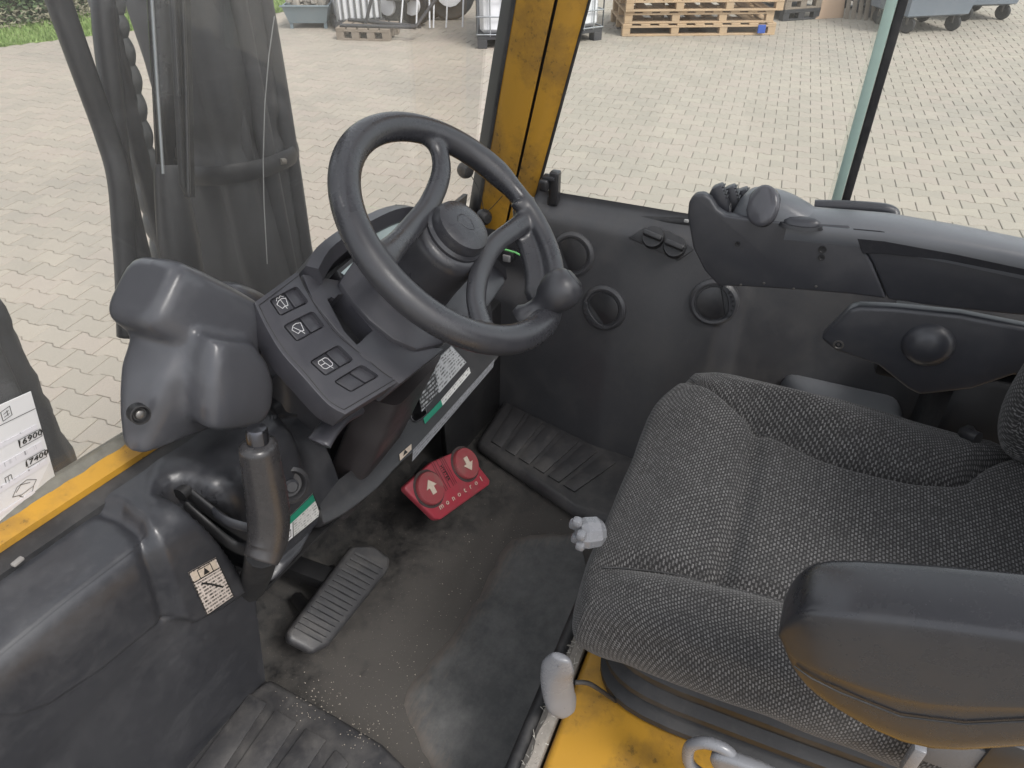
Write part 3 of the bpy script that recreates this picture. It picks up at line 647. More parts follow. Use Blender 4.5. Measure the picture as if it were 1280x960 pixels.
# ------------------------------------------------------------------ floor
fl = thing('cab_floor', 'dusty black rubber cab floor with grey overlay mat and two ribbed foot plates', 'floor', (0, 0, -.03))
CR = [A(*p, z=.004) for p in ((722, 664), (640, 674), (603, 735), (560, 800), (508, 862), (514, 905), (548, 975))]
def dist_poly(p, P):
    best = 9
    for a, b in zip(P[:-1], P[1:]):
        d = b-a; t = max(0, min(1, (p-a).dot(d)/d.length_squared)); best = min(best, (a+d*t-p).length)
    return best
def floor_z(x, y):
    z = .004*noise.noise(V((x*6, y*6, 1)))+.0012*noise.noise(V((x*40, y*40, 1)))
    if y > .24: z += (y-.24)**1.6*1.4
    return z
def fsheet(s, t):
    x = lerp(-1.05, .60, s); y = lerp(-.42, .40, t); return V((x, y, floor_z(x, y)))
def dirt_floor():
    m, t, p = newmat('dirty_floor_rubber'); tc = t.nodes.new('ShaderNodeTexCoord'); o = tc.outputs['Object']; at = t.nodes.new('ShaderNodeAttribute'); at.attribute_name = 'dirt'
    n = noise_n(t, 11, 8, .72, o); n2 = noise_n(t, 60, 6, .75, o); n3 = noise_n(t, 420, 2, .6, o)
    s = t.nodes.new('ShaderNodeMath'); s.operation = 'MULTIPLY_ADD'; t.links.new(at.outputs['Fac'], s.inputs[0]); s.inputs[1].default_value = .62; t.links.new(n.outputs[0], s.inputs[2])
    s2 = t.nodes.new('ShaderNodeMath'); s2.operation = 'MULTIPLY_ADD'; t.links.new(n2.outputs[0], s2.inputs[0]); s2.inputs[1].default_value = .5; t.links.new(s.outputs[0], s2.inputs[2])
    r = ramp(t, s2.outputs[0], .66, 1.45); c = mixc(t, r.outputs[0], (.020, .020, .0205), (.074, .068, .062))
    r3 = ramp(t, n3.outputs[0], .70, .74); k = t.nodes.new('ShaderNodeMath'); k.operation = 'MULTIPLY'; t.links.new(r3.outputs[0], k.inputs[0]); t.links.new(r.outputs[0], k.inputs[1])
    c = mixc(t, k.outputs[0], c, (.30, .27, .23)); t.links.new(c, p.inputs['Base Color'])
    mr = t.nodes.new('ShaderNodeMapRange'); t.links.new(r.outputs[0], mr.inputs[0]); mr.inputs[3].default_value = .42; mr.inputs[4].default_value = .9; t.links.new(mr.outputs[0], p.inputs['Roughness'])
    b = t.nodes.new('ShaderNodeBump'); b.inputs['Strength'].default_value = .35; b.inputs['Distance'].default_value = .002; t.links.new(n2.outputs[0], b.inputs['Height']); t.links.new(b.outputs[0], p.inputs['Normal'])
    return m
M_dfl = dirt_floor()
o = sheet('floor_rubber', fsheet, 134, 70, M_dfl, fl)
at = o.data.attributes.new('dirt', 'FLOAT', 'POINT'); fb = base_of(o)
for v in o.data.vertices:
    p = v.co+fb; d = dist_poly(V((p.x, p.y, .004)), CR); at.data[v.index].value = exp(-d*14)*.9+.35*exp(-((p.x+.17)**2+(p.y-.02)**2)*30)
# grey overlay mat nearer the seat
out = catmull(CR, 7); jag = []
for i, p in enumerate(out): jag.append(p+V((noise.noise(p*60)*.004, noise.noise(p*60+V((7, 0, 0)))*.004, 0)))
near = [A(655, 985, z=.004), A(690, 860, z=.004), A(735, 720, z=.004)]
ctr = sum(jag, V())/len(jag)
vs, fs = [], []; nn = len(jag); m = 16
sd2 = [near[0]+(near[2]-near[0])*(1-i/(nn-1)) for i in range(nn)]
for i in range(nn):
    for j in range(m+1):
        q = jag[i]+(sd2[i]-jag[i])*(j/m); hgt = floor_z(q.x, q.y)+.0065*ss(0, 1.2, j)+.0015*noise.noise(q*25); vs.append(V((q.x, q.y, hgt)))
for i in range(nn-1):
    for j in range(m): fs.append((i*(m+1)+j, (i+1)*(m+1)+j, (i+1)*(m+1)+j+1, i*(m+1)+j+1))
def mat2():
    m, t, p = newmat('worn_grey_mat'); tc = t.nodes.new('ShaderNodeTexCoord'); o = tc.outputs['Object']; at = t.nodes.new('ShaderNodeAttribute'); at.attribute_name = 'dirt'
    n = noise_n(t, 16, 8, .75, o); n2 = noise_n(t, 110, 6, .8, o)
    mp = t.nodes.new('ShaderNodeMapping'); mp.inputs['Rotation'].default_value = (0, 0, .5); mp.inputs['Scale'].default_value = (30, 120, 1); t.links.new(o, mp.inputs[0]); n4 = noise_n(t, 1, 4, .7, mp.outputs[0])
    r = ramp(t, n.outputs[0], .38, .72); c = mixc(t, r.outputs[0], (.062, .063, .064), (.130, .129, .127))
    s = t.nodes.new('ShaderNodeMath'); s.operation = 'MULTIPLY_ADD'; t.links.new(at.outputs['Fac'], s.inputs[0]); s.inputs[1].default_value = .5; t.links.new(n4.outputs[0], s.inputs[2])
    r2 = ramp(t, s.outputs[0], .62, .95); k = t.nodes.new('ShaderNodeMath'); k.operation = 'MULTIPLY'; t.links.new(r2.outputs[0], k.inputs[0]); k.inputs[1].default_value = .75
    c = mixc(t, k.outputs[0], c, (.150, .130, .113)); t.links.new(c, p.inputs['Base Color']); p.inputs['Roughness'].default_value = .5
    b = t.nodes.new('ShaderNodeBump'); b.inputs['Strength'].default_value = .25; b.inputs['Distance'].default_value = .0015; t.links.new(n2.outputs[0], b.inputs['Height']); t.links.new(b.outputs[0], p.inputs['Normal'])
    return m
o = mesh('overlay_mat', vs, fs, mat2(), fl, 60); at = o.data.attributes.new('dirt', 'FLOAT', 'POINT')
for v in o.data.vertices:
    p = v.co+fb; at.data[v.index].value = exp(-dist_poly(V((p.x, p.y, .004)), CR)*45)
# right ribbed foot plate, a low step
RQ = [A(594, 552, z=.03), A(640, 482, z=.03), A(770, 556, z=.03), A(850, 604, z=.03), A(800, 660, z=.03), A(716, 636, z=.03)]
bm = bmesh.new(); bm_plate(bm, [p+V((0, 0, -.035)) for p in RQ], V((0, 0, .035))); bmesh.ops.recalc_face_normals(bm, faces=bm.faces); bevel(bm, .028, 5); fp = from_bm('foot_plate', bm, M_tread, fl)
ex = (RQ[1]-RQ[0]); ey = (RQ[5]-RQ[0])
# pads run across; built between the two long edges
E0, E1 = A(613, 552, z=.0305), A(722, 618, z=.0305); G0, G1 = A(641, 508, z=.0305), A(775, 582, z=.0305)
npad = 6
for i in range(npad):
    u0, u1 = (i+.06)/npad, (i+.80)/npad
    plate('rib_pad', [E0+(E1-E0)*u0, G0+(G1-G0)*u0, G0+(G1-G0)*u1, E0+(E1-E0)*u1], V((0, 0, .0035)), M_tread, fp, .0015, 2)
# left ribbed foot plate
LQ = [A(150, 985, z=.05), A(336, 846, z=.05), A(420, 893, z=.05), A(478, 928, z=.05), A(560, 1010, z=.05), A(300, 1100, z=.05)]
bm = bmesh.new(); bm_plate(bm, [p+V((0, 0, -.06)) for p in LQ], V((0, 0, .06))); bmesh.ops.recalc_face_normals(bm, faces=bm.faces); bevel(bm, .010, 3); fp = from_bm('foot_plate', bm, M_tread, fl)
for (a, b, c, d) in (((345, 888), (372, 904), (318, 985), (285, 975)), ((383, 911), (408, 926), (352, 1010), (324, 992)), ((420, 938), (436, 955), (395, 1015), (368, 1010)), ((312, 868), (334, 880), (268, 980), (240, 965))):
    plate('rib_pad', [A(*q, z=.052) for q in (a, b, c, d)], V((0, 0, .0035)), M_tread, fp, .0015, 2)
# crumbs and grit on the floor edge
vs, fs = [], []
for k in range(420):
    i = random.randrange(len(out)-1); p = out[i].lerp(out[i+1], random.random())+V((random.gauss(-.03, .05), random.gauss(.01, .05), 0))
    if k % 3 == 0: p = A(*random.choice([(395+random.gauss(0, 22), 880+random.gauss(0, 14)), (455+random.gauss(0, 16), 918+random.gauss(0, 14))]), z=.053); zz = .053
    else: zz = floor_z(p.x, p.y)+.001
    r = random.uniform(.0004, .0013)*(1.6 if random.random() < .08 else 1); n = len(vs); vs += [V((p.x+r, p.y, zz)), V((p.x-r*.6, p.y+r, zz)), V((p.x-r*.5, p.y-r, zz)), V((p.x, p.y, zz+r*1.3))]; fs += [(n, n+1, n+3), (n+1, n+2, n+3), (n+2, n, n+3)]
tag(mesh('grit', vs, fs, flat('sand_grit', (.36, .32, .27), .9, var=.3), None, 0), 'fine pale grit scattered on the black floor and left foot plate', 'grit', kind='stuff')
# ------------------------------------------------------------------ side trim panel on the right
def side_x(y, z):
    xb = interp(y, [-.9, -.30, -.18, -.085, .18, .30], [.47, .455, .435, .440, .515, .53])
    f = max(0, min(1, z/.53)); x = xb+(.548-xb)*(f**1.25)
    x += .035*ss(.495, .545, z)**2
    x += .055*ss(-.285, -.345, y)*ss(.03, .2, z)                        # deeper rear field
    x += .045*ss(.085, .125, y)*ss(.30, .37, z)*ss(.52, .47, z)*.9      # hollow by the pillar
    x += .002*noise.noise(V((y*5, z*5, 2)))
    return x
YS = [.27-1.75*i/180 for i in range(181)]
sp = thing('side_trim_panel', 'moulded black trim panel under the right window with round vents and two knobs', 'panel', (.53, 0, 0))
sheet('panel_shell', lambda s, t: (lambda z: V((side_x(s, z), s, z)))(t-.11*ss(.115, .15, s)*ss(.2, .555, t)), 1, 1, M_pan, sp, S_=YS, T_=[-.02+.575*j/64 for j in range(65)])
def side_frame(px, py, x0=.53):
    p = A(px, py, x=x0)
    for _ in range(6): p = A(px, py, x=side_x(p.y, p.z))
    e = .012; dy = (side_x(p.y+e, p.z)-side_x(p.y-e, p.z))/(2*e); dz = (side_x(p.y, p.z+e)-side_x(p.y, p.z-e))/(2*e)
    return p, V((-1, dy, dz)).normalized()
def vent(px, py, R, flapdir, open_=0.0):
    p, n = side_frame(px, py); v = thing_part = None
    v = lathe('air_vent', [(R*1.22, -.012), (R*1.18, .003), (R*1.04, .007), (R*.95, .0065), (R*.92, .004), (R*.90, .0025), (.0005, .0025)], p, n, M_pan, sp, 36)
    yv = V((0, 1, 0)); yv = (yv-n*yv.dot(n)).normalized(); zv = yv.cross(n); zv = zv if zv.z > 0 else -zv
    a0 = flapdir
    pts = [p+n*.0060+(yv*cos(a)+zv*sin(a))*R*.83 for a in [a0-2.15+4.3*i/22 for i in range(23)]]
    plate('vent_flap', pts, -n*.005, M_blk, v, .0012, 2)
    crescent = [p+n*.0105+(yv*cos(a)+zv*sin(a))*R*1.06 for a in [a0+pi-.95+1.9*i/12 for i in range(13)]]
    crescent += [p+n*.0105+(yv*cos(a)+zv*sin(a))*R*k for a, k in [(a0+pi+.95-1.9*i/12, .86-.16*sin(pi*i/12)) for i in range(13)]]
    plate('vent_lip', crescent, -n*.007, M_cowl, v, .001, 1)
    for i in range(5):
        a = a0+pi-.5+.25*i; q = p+n*.011+(yv*cos(a)+zv*sin(a))*R*.93; box('grip_dot', q, .003, .003, .003, M_blk, v, 0)
vent(716, 318, .040, pi*.85); vent(755, 385, .041, pi*.75); vent(892, 378, .040, -.35)
# knob plate
kp = [side_frame(px, py)[0] for px, py in ((786, 297), (806, 284), (838, 289), (868, 312), (848, 326))]; n = side_frame(825, 305)[1]
plt = plate('knob_plate', [p+n*.004 for p in kp], -n*.008, M_blk, sp, .0015, 2)
for px, py in ((817, 297), (844, 309)):
    p, nn = side_frame(px, py); nn = (n+V((-.3, -.1, .5))).normalized(); b = lathe('rotary_knob', [(.022, -.004), (.022, .004), (.020, .014), (.0005, .015)], p+n*.004, nn, M_blk, sp, 24)
    yv = V((.1, -.95, -.3)); yv = (yv-nn*yv.dot(nn)).normalized(); box('knob_grip', p+n*.004+nn*.021, .038, .010, .020, M_blk, b, .003, 3, Matrix((yv, nn.cross(yv), nn)).transposed())
# hollow: small connector box
p = A(636, 318, x=.56); box('connector', p, .02, .030, .022, M_blk, sp, .004); box('connector_tab', p+V((-.012, 0, -.004)), .006, .018, .016, flat('worn_alu', (.42, .42, .43), .4, .5), sp, .002)
# wheel arch ledge behind the seat; sky reflection is put into its pale colour
bm = bmesh.new(); bm_plate(bm, [V((.42, -.50, .19)), V((.56, -.43, .19)), V((.56, -.66, .19)), V((.42, -.68, .19))], V((0, 0, .085))); bmesh.ops.recalc_face_normals(bm, faces=bm.faces); bevel(bm, .03, 4); from_bm('arch_ledge', bm, M_ctltop, sp)
tie = tube('cable_tie', [A(628, 311, x=.50), A(645, 316, x=.49), A(665, 327, x=.47)], .0022, M_zip, None, 6); tag(tie, 'bright green cable tie end sticking out beside the steering wheel spoke', 'cable tie')
# window latch
lp = A(690, 234, x=.575); wl = thing('window_latch', 'black plastic window latch standing at the pillar end of the side window', 'latch', A(688, 262, x=.575))
box('latch_body', lp+V((0, -.006, .0)), .022, .020, .070, M_blk, wl, .004, 3); box('latch_thumb', lp+V((-.012, .012, .008)), .022, .020, .026, M_blk, wl, .006, 3); box('latch_cap', lp+V((-.006, .004, .022)), .020, .026, .010, M_cowl, wl, .003, 2); box('latch_foot', lp+V((0, .002, -.034)), .012, .012, .03, M_rub, wl, .003)
# suction knobs of a phone holder at the pillar
for px, py, lb in ((583, 213, 'round black rubber stop on the windshield edge beside the pillar'), (606, 272, 'round black rubber stop low on the pillar foot')):
    p = A(px, py, x=.565); o = lathe('rubber_stop', [(.002, -.012), (.016, -.012), (.018, -.004), (.015, .006), (.010, .012), (.0005, .013)], p, V((-.5, -.8, .1)), M_rub, None, 20); tag(o, lb, 'rubber stop', 'rubber stops by the pillar')
cw = tube('thin_wire', catmull([A(588, 218, x=.56), A(600, 240, x=.56), A(605, 262, x=.56), A(612, 262, x=.565), A(628, 245, x=.57)], 6), .0009, M_dark, None, 5); tag(cw, 'thin black wire hanging across the foot of the yellow pillar', 'wire')
# ------------------------------------------------------------------ front cowl (left), a moulded sheet with a lever channel
def cowl_prof(x):
    zt = zbar(x)-.008; yb = ybar(x)-.014
    sh = ss(-.225, -.155, x)                                     # right shoulder turns away
    lo = ss(-.324, -.316, x)                                     # right of this the lower panel gives way to the pedal bay
    P = [(yb, zt), (yb-.045, zt-.004-.02*sh), (yb-.080, zt-.015-.03*sh), (yb-.093, zt-.055-.02*sh), (yb-.085, .405), (yb-.074+.004*lo, lerp(.345, .325, lo)),
         (lerp(yb-.060, yb-.060, lo), lerp(.24, .288, lo)), (lerp(yb-.040, yb+.03, lo), lerp(.12, .270, lo)), (lerp(yb-.018, yb+.12, lo), lerp(-.01, .262, lo))]
    return [(y+.085*sh*(1 if i in (1, 2, 3) else .35 if i == 4 else 0), z) for i, (y, z) in enumerate(P)]
XS = sorted(set([-1.0+.04*i for i in range(6)]+[-.76+.0034*i for i in range(187)]))
NT = 190
# outlines of the moulded features, as the photograph shows them on this surface
SEAM = [(-200, 925), (0, 906), (40, 902), (75, 889), (140, 845), (200, 795), (222, 778), (232, 776), (250, 779), (285, 762), (310, 746), (322, 742), (336, 732), (346, 716), (352, 703), (380, 680), (412, 650), (460, 600)]
FOLD = [(60, 612), (125, 626), (150, 633), (172, 650), (190, 676), (205, 712), (217, 748), (224, 780)]
SLOT = [(197, 615), (201, 605), (212, 597), (226, 594), (243, 597), (257, 604), (278, 621), (296, 648), (316, 675), (331, 708), (329, 724), (316, 741), (305, 722), (282, 687), (256, 657), (222, 626)]
def d2(x, y, P):
    """signed distance to a polyline (positive below / right of it)"""
    best = (1e9, 0)
    for (ax, ay), (bx, by) in zip(P[:-1], P[1:]):
        dx, dy = bx-ax, by-ay; t = max(0, min(1, ((x-ax)*dx+(y-ay)*dy)/(dx*dx+dy*dy))); ex, ey = x-ax-t*dx, y-ay-t*dy; d = sqrt(ex*ex+ey*ey)
        if d < best[0]: best = (d, 1 if dx*ey-dy*ex > 0 else -1)
    return best[0]*best[1]
COWL = {}
def cowl_pt(x, t):
    key = (x, t)
    if key in COWL: return COWL[key]
    P = cowl_prof(x); c = catmull([(0, a, b) for a, b in P], 12); k = t*(len(c)-1); i = min(len(c)-2, int(k)); p = c[i].lerp(c[i+1], k-i); q = (c[min(len(c)-1, i+1)]-c[max(0, i-1)]).normalized(); n = V((0, q.z, -q.y))
    p = V((x, p.y, p.z)); d = 0
    u, v, _ = proj(p)
    if -260 < u < 480 and 520 < v < 1100:
        a = d2(u, v, SEAM); below = ss(0, 5, a)
        f = d2(u, v, FOLD); f = -f if 1 else f
        up_ = 1-below
        d += .012*ss(-9, 12, f)*up_*ss(700, 120, u)-.012*up_
        d -= .006*exp(-((f+5)/9)**2)*up_*ss(90, 150, u)
        d -= .0045*exp(-(a/2.6)**2); d -= .016*below*(1 if x < -.318 else .0)
        d += .004*exp(-((u-262)/26)**2-((v-800)/16)**2)
        ins = inpoly(u, v, SLOT); sd = abs(d2(u, v, SLOT+SLOT[:1]))
        if ins: d -= .006+.085*ss(1.5, 8, sd)
        else:
            rim = exp(-((sd-17)/12)**2)*ss(660, 620, v)*ss(340, 300, u)*ss(175, 200, u); d += .0040*rim
            d -= .004*exp(-(sd/3.5)**2)
    p = p+n*d
    p += V((0, 0, 1))*.0012*noise.noise(V((x*7, t*5, 3)))
    COWL[key] = p
    return p
cw = thing('front_cowl', 'scuffed black moulded cowl below the windshield sill with a lever slot and two stickers', 'cowl', (-.55, .2, 0))
shell = sheet('cowl_shell', cowl_pt, 1, 1, M_cowl, cw, S_=XS, T_=[j/NT for j in range(NT+1)], smooth=60)
from mathutils.bvhtree import BVHTree
cb_ = base_of(shell); BV = BVHTree.FromPolygons([v.co+cb_ for v in shell.data.vertices], [tuple(p.vertices) for p in shell.data.polygons])
def cowl_hit(px, py, off=0):
    R = (rF*((px-640)/F)-upv*((py-480)/F)+fw).normalized(); h = BV.ray_cast(CAM, R); n = h[1] if h[1].dot(R) < 0 else -h[1]
    return h[0]+n*off
def q2(P, u, v): return tuple((P[0][i]*(1-u)+P[1][i]*u)*(1-v)+(P[3][i]*(1-u)+P[2][i]*u)*v for i in (0, 1))
def drape(name, P, u0, u1, v0, v1, off, mat, par, n=6, m=8):
    """label lying on the moulded surface; UVs in metres"""
    g = [[cowl_hit(*q2(P, lerp(u0, u1, i/n), lerp(v0, v1, j/m)), off) for j in range(m+1)] for i in range(n+1)]
    wd = (g[n][0]-g[0][0]).length; hd = (g[0][m]-g[0][0]).length; vs = [p for r in g for p in r]; fs = [(i*(m+1)+j, i*(m+1)+j+1, (i+1)*(m+1)+j+1, (i+1)*(m+1)+j) for i in range(n) for j in range(m)]
    me = bpy.data.meshes.new(name); me.from_pydata([tuple(v) for v in vs], [], fs); L = me.uv_layers.new(name='UVMap')
    for lp in me.loops: i, j = divmod(lp.vertex_index, m+1); L.data[lp.index].uv = (wd*i/n, hd*(1-j/m))
    return link(name, me, mat, par, 180)
def dline(bm, P, pts, w_, off):
    Q = [cowl_hit(*q2(P, *p), off) for p in pts]; nn = (CAM-Q[0]).normalized(); strip_poly(bm, Q, w_, nn, .0002)
WP = ((234, 715), (269, 696), (292, 745), (258, 769))
st = drape('warning_sticker', WP, 0, 1, 0, 1, .0012, M_pr1, cw)
for a in ((0, 1, 0, .022), (0, 1, .978, 1), (0, .028, 0, 1), (.972, 1, 0, 1), (.04, .96, .24, .262)): drape('border', WP, *a, .0016, M_ink, st)
drape('header_field', WP, .06, .94, .04, .235, .0015, M_cream, st)
bm = bmesh.new(); bm.faces.new([bm.verts.new(cowl_hit(*q2(WP, *p), .0022)) for p in ((.42, .21), (.62, .21), (.52, .06))]); dline(bm, WP, [(.28, .05), (.74, .05), (.74, .24), (.28, .24), (.28, .05)], .0009, .002); dline(bm, WP, [(.25, .34), (.5, .46), (.8, .66)], .0022, .002)
from_bm('warning_triangle', bm, M_ink, st, 0)
FP = ((354, 652), (390, 616), (401, 643), (350, 684))
st = drape('fuel_sticker', FP, 0, 1, 0, 1, .0012, M_pr2, cw)
drape('green_band', FP, .02, .98, .03, .34, .0015, M_grn, st); drape('white_patch', FP, 0, .29, .36, .98, .0015, M_wht, st); drape('divider', FP, .29, .31, .36, .97, .0018, M_ink, st)
for a in ((0, 1, 0, .03), (0, 1, .97, 1), (0, .02, 0, 1), (.98, 1, 0, 1)): drape('border', FP, *a, .0017, M_ink, st)
bm = bmesh.new()
for pts in ([(.08, .9), (.08, .48), (.18, .48), (.18, .9), (.08, .9)], [(.08, .66), (.18, .66)], [(.18, .6), (.23, .56), (.24, .84), (.20, .86)]): dline(bm, FP, pts, .0009, .002)
from_bm('fuel_pump_symbol', bm, M_ink, st, 0)
# round lighter socket on the shoulder
sp_ = cowl_hit(362, 606); n = V((-.45, -.8, .35)).normalized()
sk = lathe('socket', [(.025, -.004), (.026, .003), (.021, .005), (.018, .002), (.017, -.003), (.0005, -.004)], sp_+n*.002, n, M_blk, cw, 28); lathe('socket_button', [(.010, -.002), (.010, .006), (.007, .009), (.0005, .009)], sp_+n*.002, n, M_cowl, sk, 18)
box('pale_clip', A(22, 702, y=.235), .012, .006, .004, flat('pale_foam', (.22, .21, .2), .9), cw, .0015)
# ------------------------------------------------------------------ tall moulded motor cover on the sill
def rrect(c, ex, ey, a, b, n=24, e=.45):
    o = []
    for k in range(n):
        th = 2*pi*k/n; u, v = cos(th), sin(th); o.append(V(c)+V(ex)*a*math.copysign(abs(u)**e, u)+V(ey)*b*math.copysign(abs(v)**e, v))
    return o
cv = thing('motor_cover', 'tall grey-black moulded cover with a bulging head standing on the sill left of the console', 'cover', (-.27, .2, .54))
YC = .205
bm = bmesh.new()
# head: a rounded box swept from upper left to lower right
hx = [((172, 358), 34, .036, .228), ((180, 363), 43, .046, .225), ((205, 377), 46, .050, .220), ((240, 396), 47, .052, .212), ((272, 414), 47, .052, .204), ((292, 425), 42, .048, .200), ((302, 431), 32, .040, .198)]
ctrs = [A(*p, y=y) for p, *_, y in hx]; ax_ = (ctrs[-1]-ctrs[0]).normalized(); e1 = V((0, 1, 0)); e1 = (e1-ax_*e1.dot(ax_)).normalized(); e2 = ax_.cross(e1)
bm_loft(bm, [rrect(c, e1, e2, dd, hp_*1.10/F*(c-CAM).dot(fw), 28, .46) for c, (_, hp_, dd, _) in zip(ctrs, hx)])
# standing body below
sl = [((164, 566), (232, 536), .018), ((163, 552), (250, 530), .022), ((164, 525), (270, 518), .030), ((168, 495), (290, 500), .038), ((174, 465), (296, 475), .044), ((186, 435), (288, 450), .046), ((196, 405), (268, 420), .044)]
bm_loft(bm, [rrect((A(*l, y=YC+.006)+A(*r, y=YC+.006))/2, (A(*r, y=YC+.006)-A(*l, y=YC+.006))/2, (0, 1, 0), 1, d_, 28, .5) for l, r, d_ in sl])
bm_loft(bm, [rrect((A(*l, y=.17)+A(*r, y=.17))/2, (A(*r, y=.17)-A(*l, y=.17))/2, V((.25, 1, 0)).normalized(), 1, d_, 24, .42) for l, r, d_ in (((246, 527), (296, 522), .030), ((236, 520), (310, 512), .043), ((232, 495), (318, 492), .048), ((232, 465), (320, 465), .048), ((236, 435), (312, 440), .046), ((242, 412), (296, 418), .040))])
o = from_bm('cover_shell', bm, M_cover, cv, 180)
m_ = o.modifiers.new('remesh', 'REMESH'); m_.mode = 'VOXEL'; m_.voxel_size = .0045; m_.use_smooth_shade = True
m_ = o.modifiers.new('smooth', 'SMOOTH'); m_.iterations = 9; m_.factor = .5
sp_ = A(176, 519, y=YC-.024); lathe('screw_recess', [(.0105, -.012), (.0105, .0002), (.009, .0004), (.007, -.004), (.0005, -.005)], sp_, V((-.35, -.9, .2)), M_dark, cv, 20); lathe('screw', [(.005, -.003), (.0045, -.001), (.003, .0), (.0005, .0)], sp_, V((-.35, -.9, .2)), M_stl, cv, 12)
# lower moulding beside the cover, rising to the console
lm = thing('column_shroud', 'dark grey moulded shroud between motor cover and steering console', 'shroud', (-.15, .25, .5))
rg = []
for (l, r, dd) in (((300, 560), (420, 640), .02), ((318, 530), (398, 560), .04), ((322, 505), (392, 520), .05), ((320, 470), (385, 490), .05), ((300, 420), (380, 470), .045), ((285, 380), (372, 430), .04), ((275, 358), (340, 385), .03), ((285, 350), (318, 360), .015)):
    a, b = A(*l, y=.27), A(*r, y=.27); rg.append(rrect((a+b)/2, (b-a)/2, V((0, 1, 0)), 1, dd, 20, .6))
loft('shroud_shell', rg, M_cover, lm, sub=2, smooth=180)
# ------------------------------------------------------------------ steering console, built in the tilted column frame
TA = radians(41.5); W0 = V((0, .003, .737)); En = V((0, -sin(TA), cos(TA))); Ev = V((0, cos(TA), sin(TA))); Eu = V((1, 0, 0))
def WF(u, v, w=0): return W0+Eu*u+Ev*v+En*w
def AW(px, py, w): return A(px, py, pl=(W0+En*w, En))
cs = thing('steering_console', 'dark grey tilted steering console with switch wing, torn slot and small display', 'console', (0, .25, .45))
# switch wing: banana-shaped plate
WS = -.12
inner = catmull([AW(*p, WS) for p in ((372, 339), (390, 372), (418, 408), (455, 442), (487, 470), (500, 476))], 5)
outer = catmull([AW(*p, WS) for p in ((432, 518), (410, 505), (378, 470), (350, 438), (330, 404), (318, 378))], 5)
wing = plate('switch_wing', inner+outer, -En*.034, M_dash, cs, .006, 3)
SWQ = [((336, 375), (371, 357), (387, 378), (350, 396)), ((353, 407), (391, 388), (407, 408), (371, 428)), ((386, 452), (423, 430), (443, 450), (407, 471)), ((416, 477), (452, 455), (475, 470), (439, 491))]
rec = []
for q in SWQ:
    pts = [AW(*p, WS) for p in q]; c = sum(pts, V())/4
    # rounded corners
    rp = []
    for i in range(4):
        p, a, b = pts[i], pts[i-1], pts[(i+1) % 4]
        for k in range(4):
            t = k/3; rp.append((p+(a-p)*.16)*(1-t)**2+p*2*t*(1-t)+(p+(b-p)*.16)*t*t)
    rec.append(([p+En*.01 for p in rp], -En*.020))
cut(wing, rec)
for k, q in enumerate(SWQ):
    t_, r_, b_, l_ = [AW(*p, WS-.0075) for p in q]    # tl,tr,br,bl
    f = lambda u, v: (t_*(1-u)+r_*u)*(1-v)+(l_*(1-u)+b_*u)*v
    for (u0, u1) in ((.035, .485), (.515, .965)):
        rk = plate('rocker', [f(u0, .06)+En*(.001 if u0 < .1 else .0018), f(u1, .06)+En*.001, f(u1, .94)+En*.001, f(u0, .94)+En*(.001 if u0 < .1 else .0018)], -En*.008, M_dash, wing, .0012, 2)
    bm = bmesh.new(); g = lambda u, v: f(.04+.44*u, .06+.88*v)+En*.0018
    if k == 0:
        strip_poly(bm, [g(.12, .40), g(.35, .26), g(.62, .22), g(.88, .30), g(.72, .72), g(.5, .68), g(.28, .74), g(.12, .40)], .0007, En); strip_poly(bm, [g(.5, .24), g(.55, .86)], .0007, En); strip_poly(bm, [g(.22, .22), g(.36, .06), g(.5, .14), g(.64, .04), g(.8, .18)], .0006, En)
    elif k == 1:
        strip_poly(bm, [g(.12, .40), g(.35, .22), g(.62, .18), g(.88, .26), g(.72, .72), g(.5, .66), g(.28, .72), g(.12, .40)], .0007, En); strip_poly(bm, [g(.30, .3), g(.56, .68), g(.64, .88)], .0007, En)
    elif k == 2:
        strip_poly(bm, [g(.16, .30), g(.26, .2), g(.74, .2), g(.84, .30), g(.84, .64), g(.74, .74), g(.26, .74), g(.16, .64), g(.16, .30)], .0007, En); strip_poly(bm, [g(.16, .45), g(.5, .45), g(.62, .9)], .0007, En); strip_poly(bm, [g(.5, .2), g(.5, .45)], .0006, En)
    if k < 3: from_bm('wiper_symbol', bm, M_wht, wing, 0)
ci = sum(inner+outer, V())/len(inner+outer); gro = [p+(q-p).normalized()*.006 for p, q in zip(inner+outer, [inner[min(len(inner)-1, max(0, len(inner)-1-i))] if 0 else ci for i in range(len(inner+outer))])]
tube('edge_groove', [p+En*.0002 for p in gro], .0006, M_dark, cs, 5, closed=True)
# centre face and trough between wing and face
face = [AW(*p, -.112) for p in ((424, 352), (438, 372), (462, 400), (492, 424), (522, 437), (552, 430), (585, 405), (612, 382), (633, 352), (628, 335), (590, 315), (520, 280), (450, 315))]
fc = plate('centre_face', face, -En*.05, M_dash, cs, .005, 2)
tro = [AW(*p, -.119) for p in ((378, 342), (424, 350), (445, 375), (470, 402), (500, 425), (556, 436), (500, 480), (455, 447), (420, 412), (392, 377))]
tr = plate('trough', tro, -En*.055, M_dash, cs, .002, 2)
hp = [(409, 374), (414, 371), (418, 373), (423, 368), (430, 368), (446, 390), (466, 413), (458, 420), (450, 428), (446, 431), (430, 414)]
cut(tr, [([AW(*p, -.119)+En*.01 for p in hp], -En*.050)])
box('slot_shred', AW(455, 430, -.128), .016, .002, .004, flat('torn_film', (.4, .4, .4), .6), tr, 0)
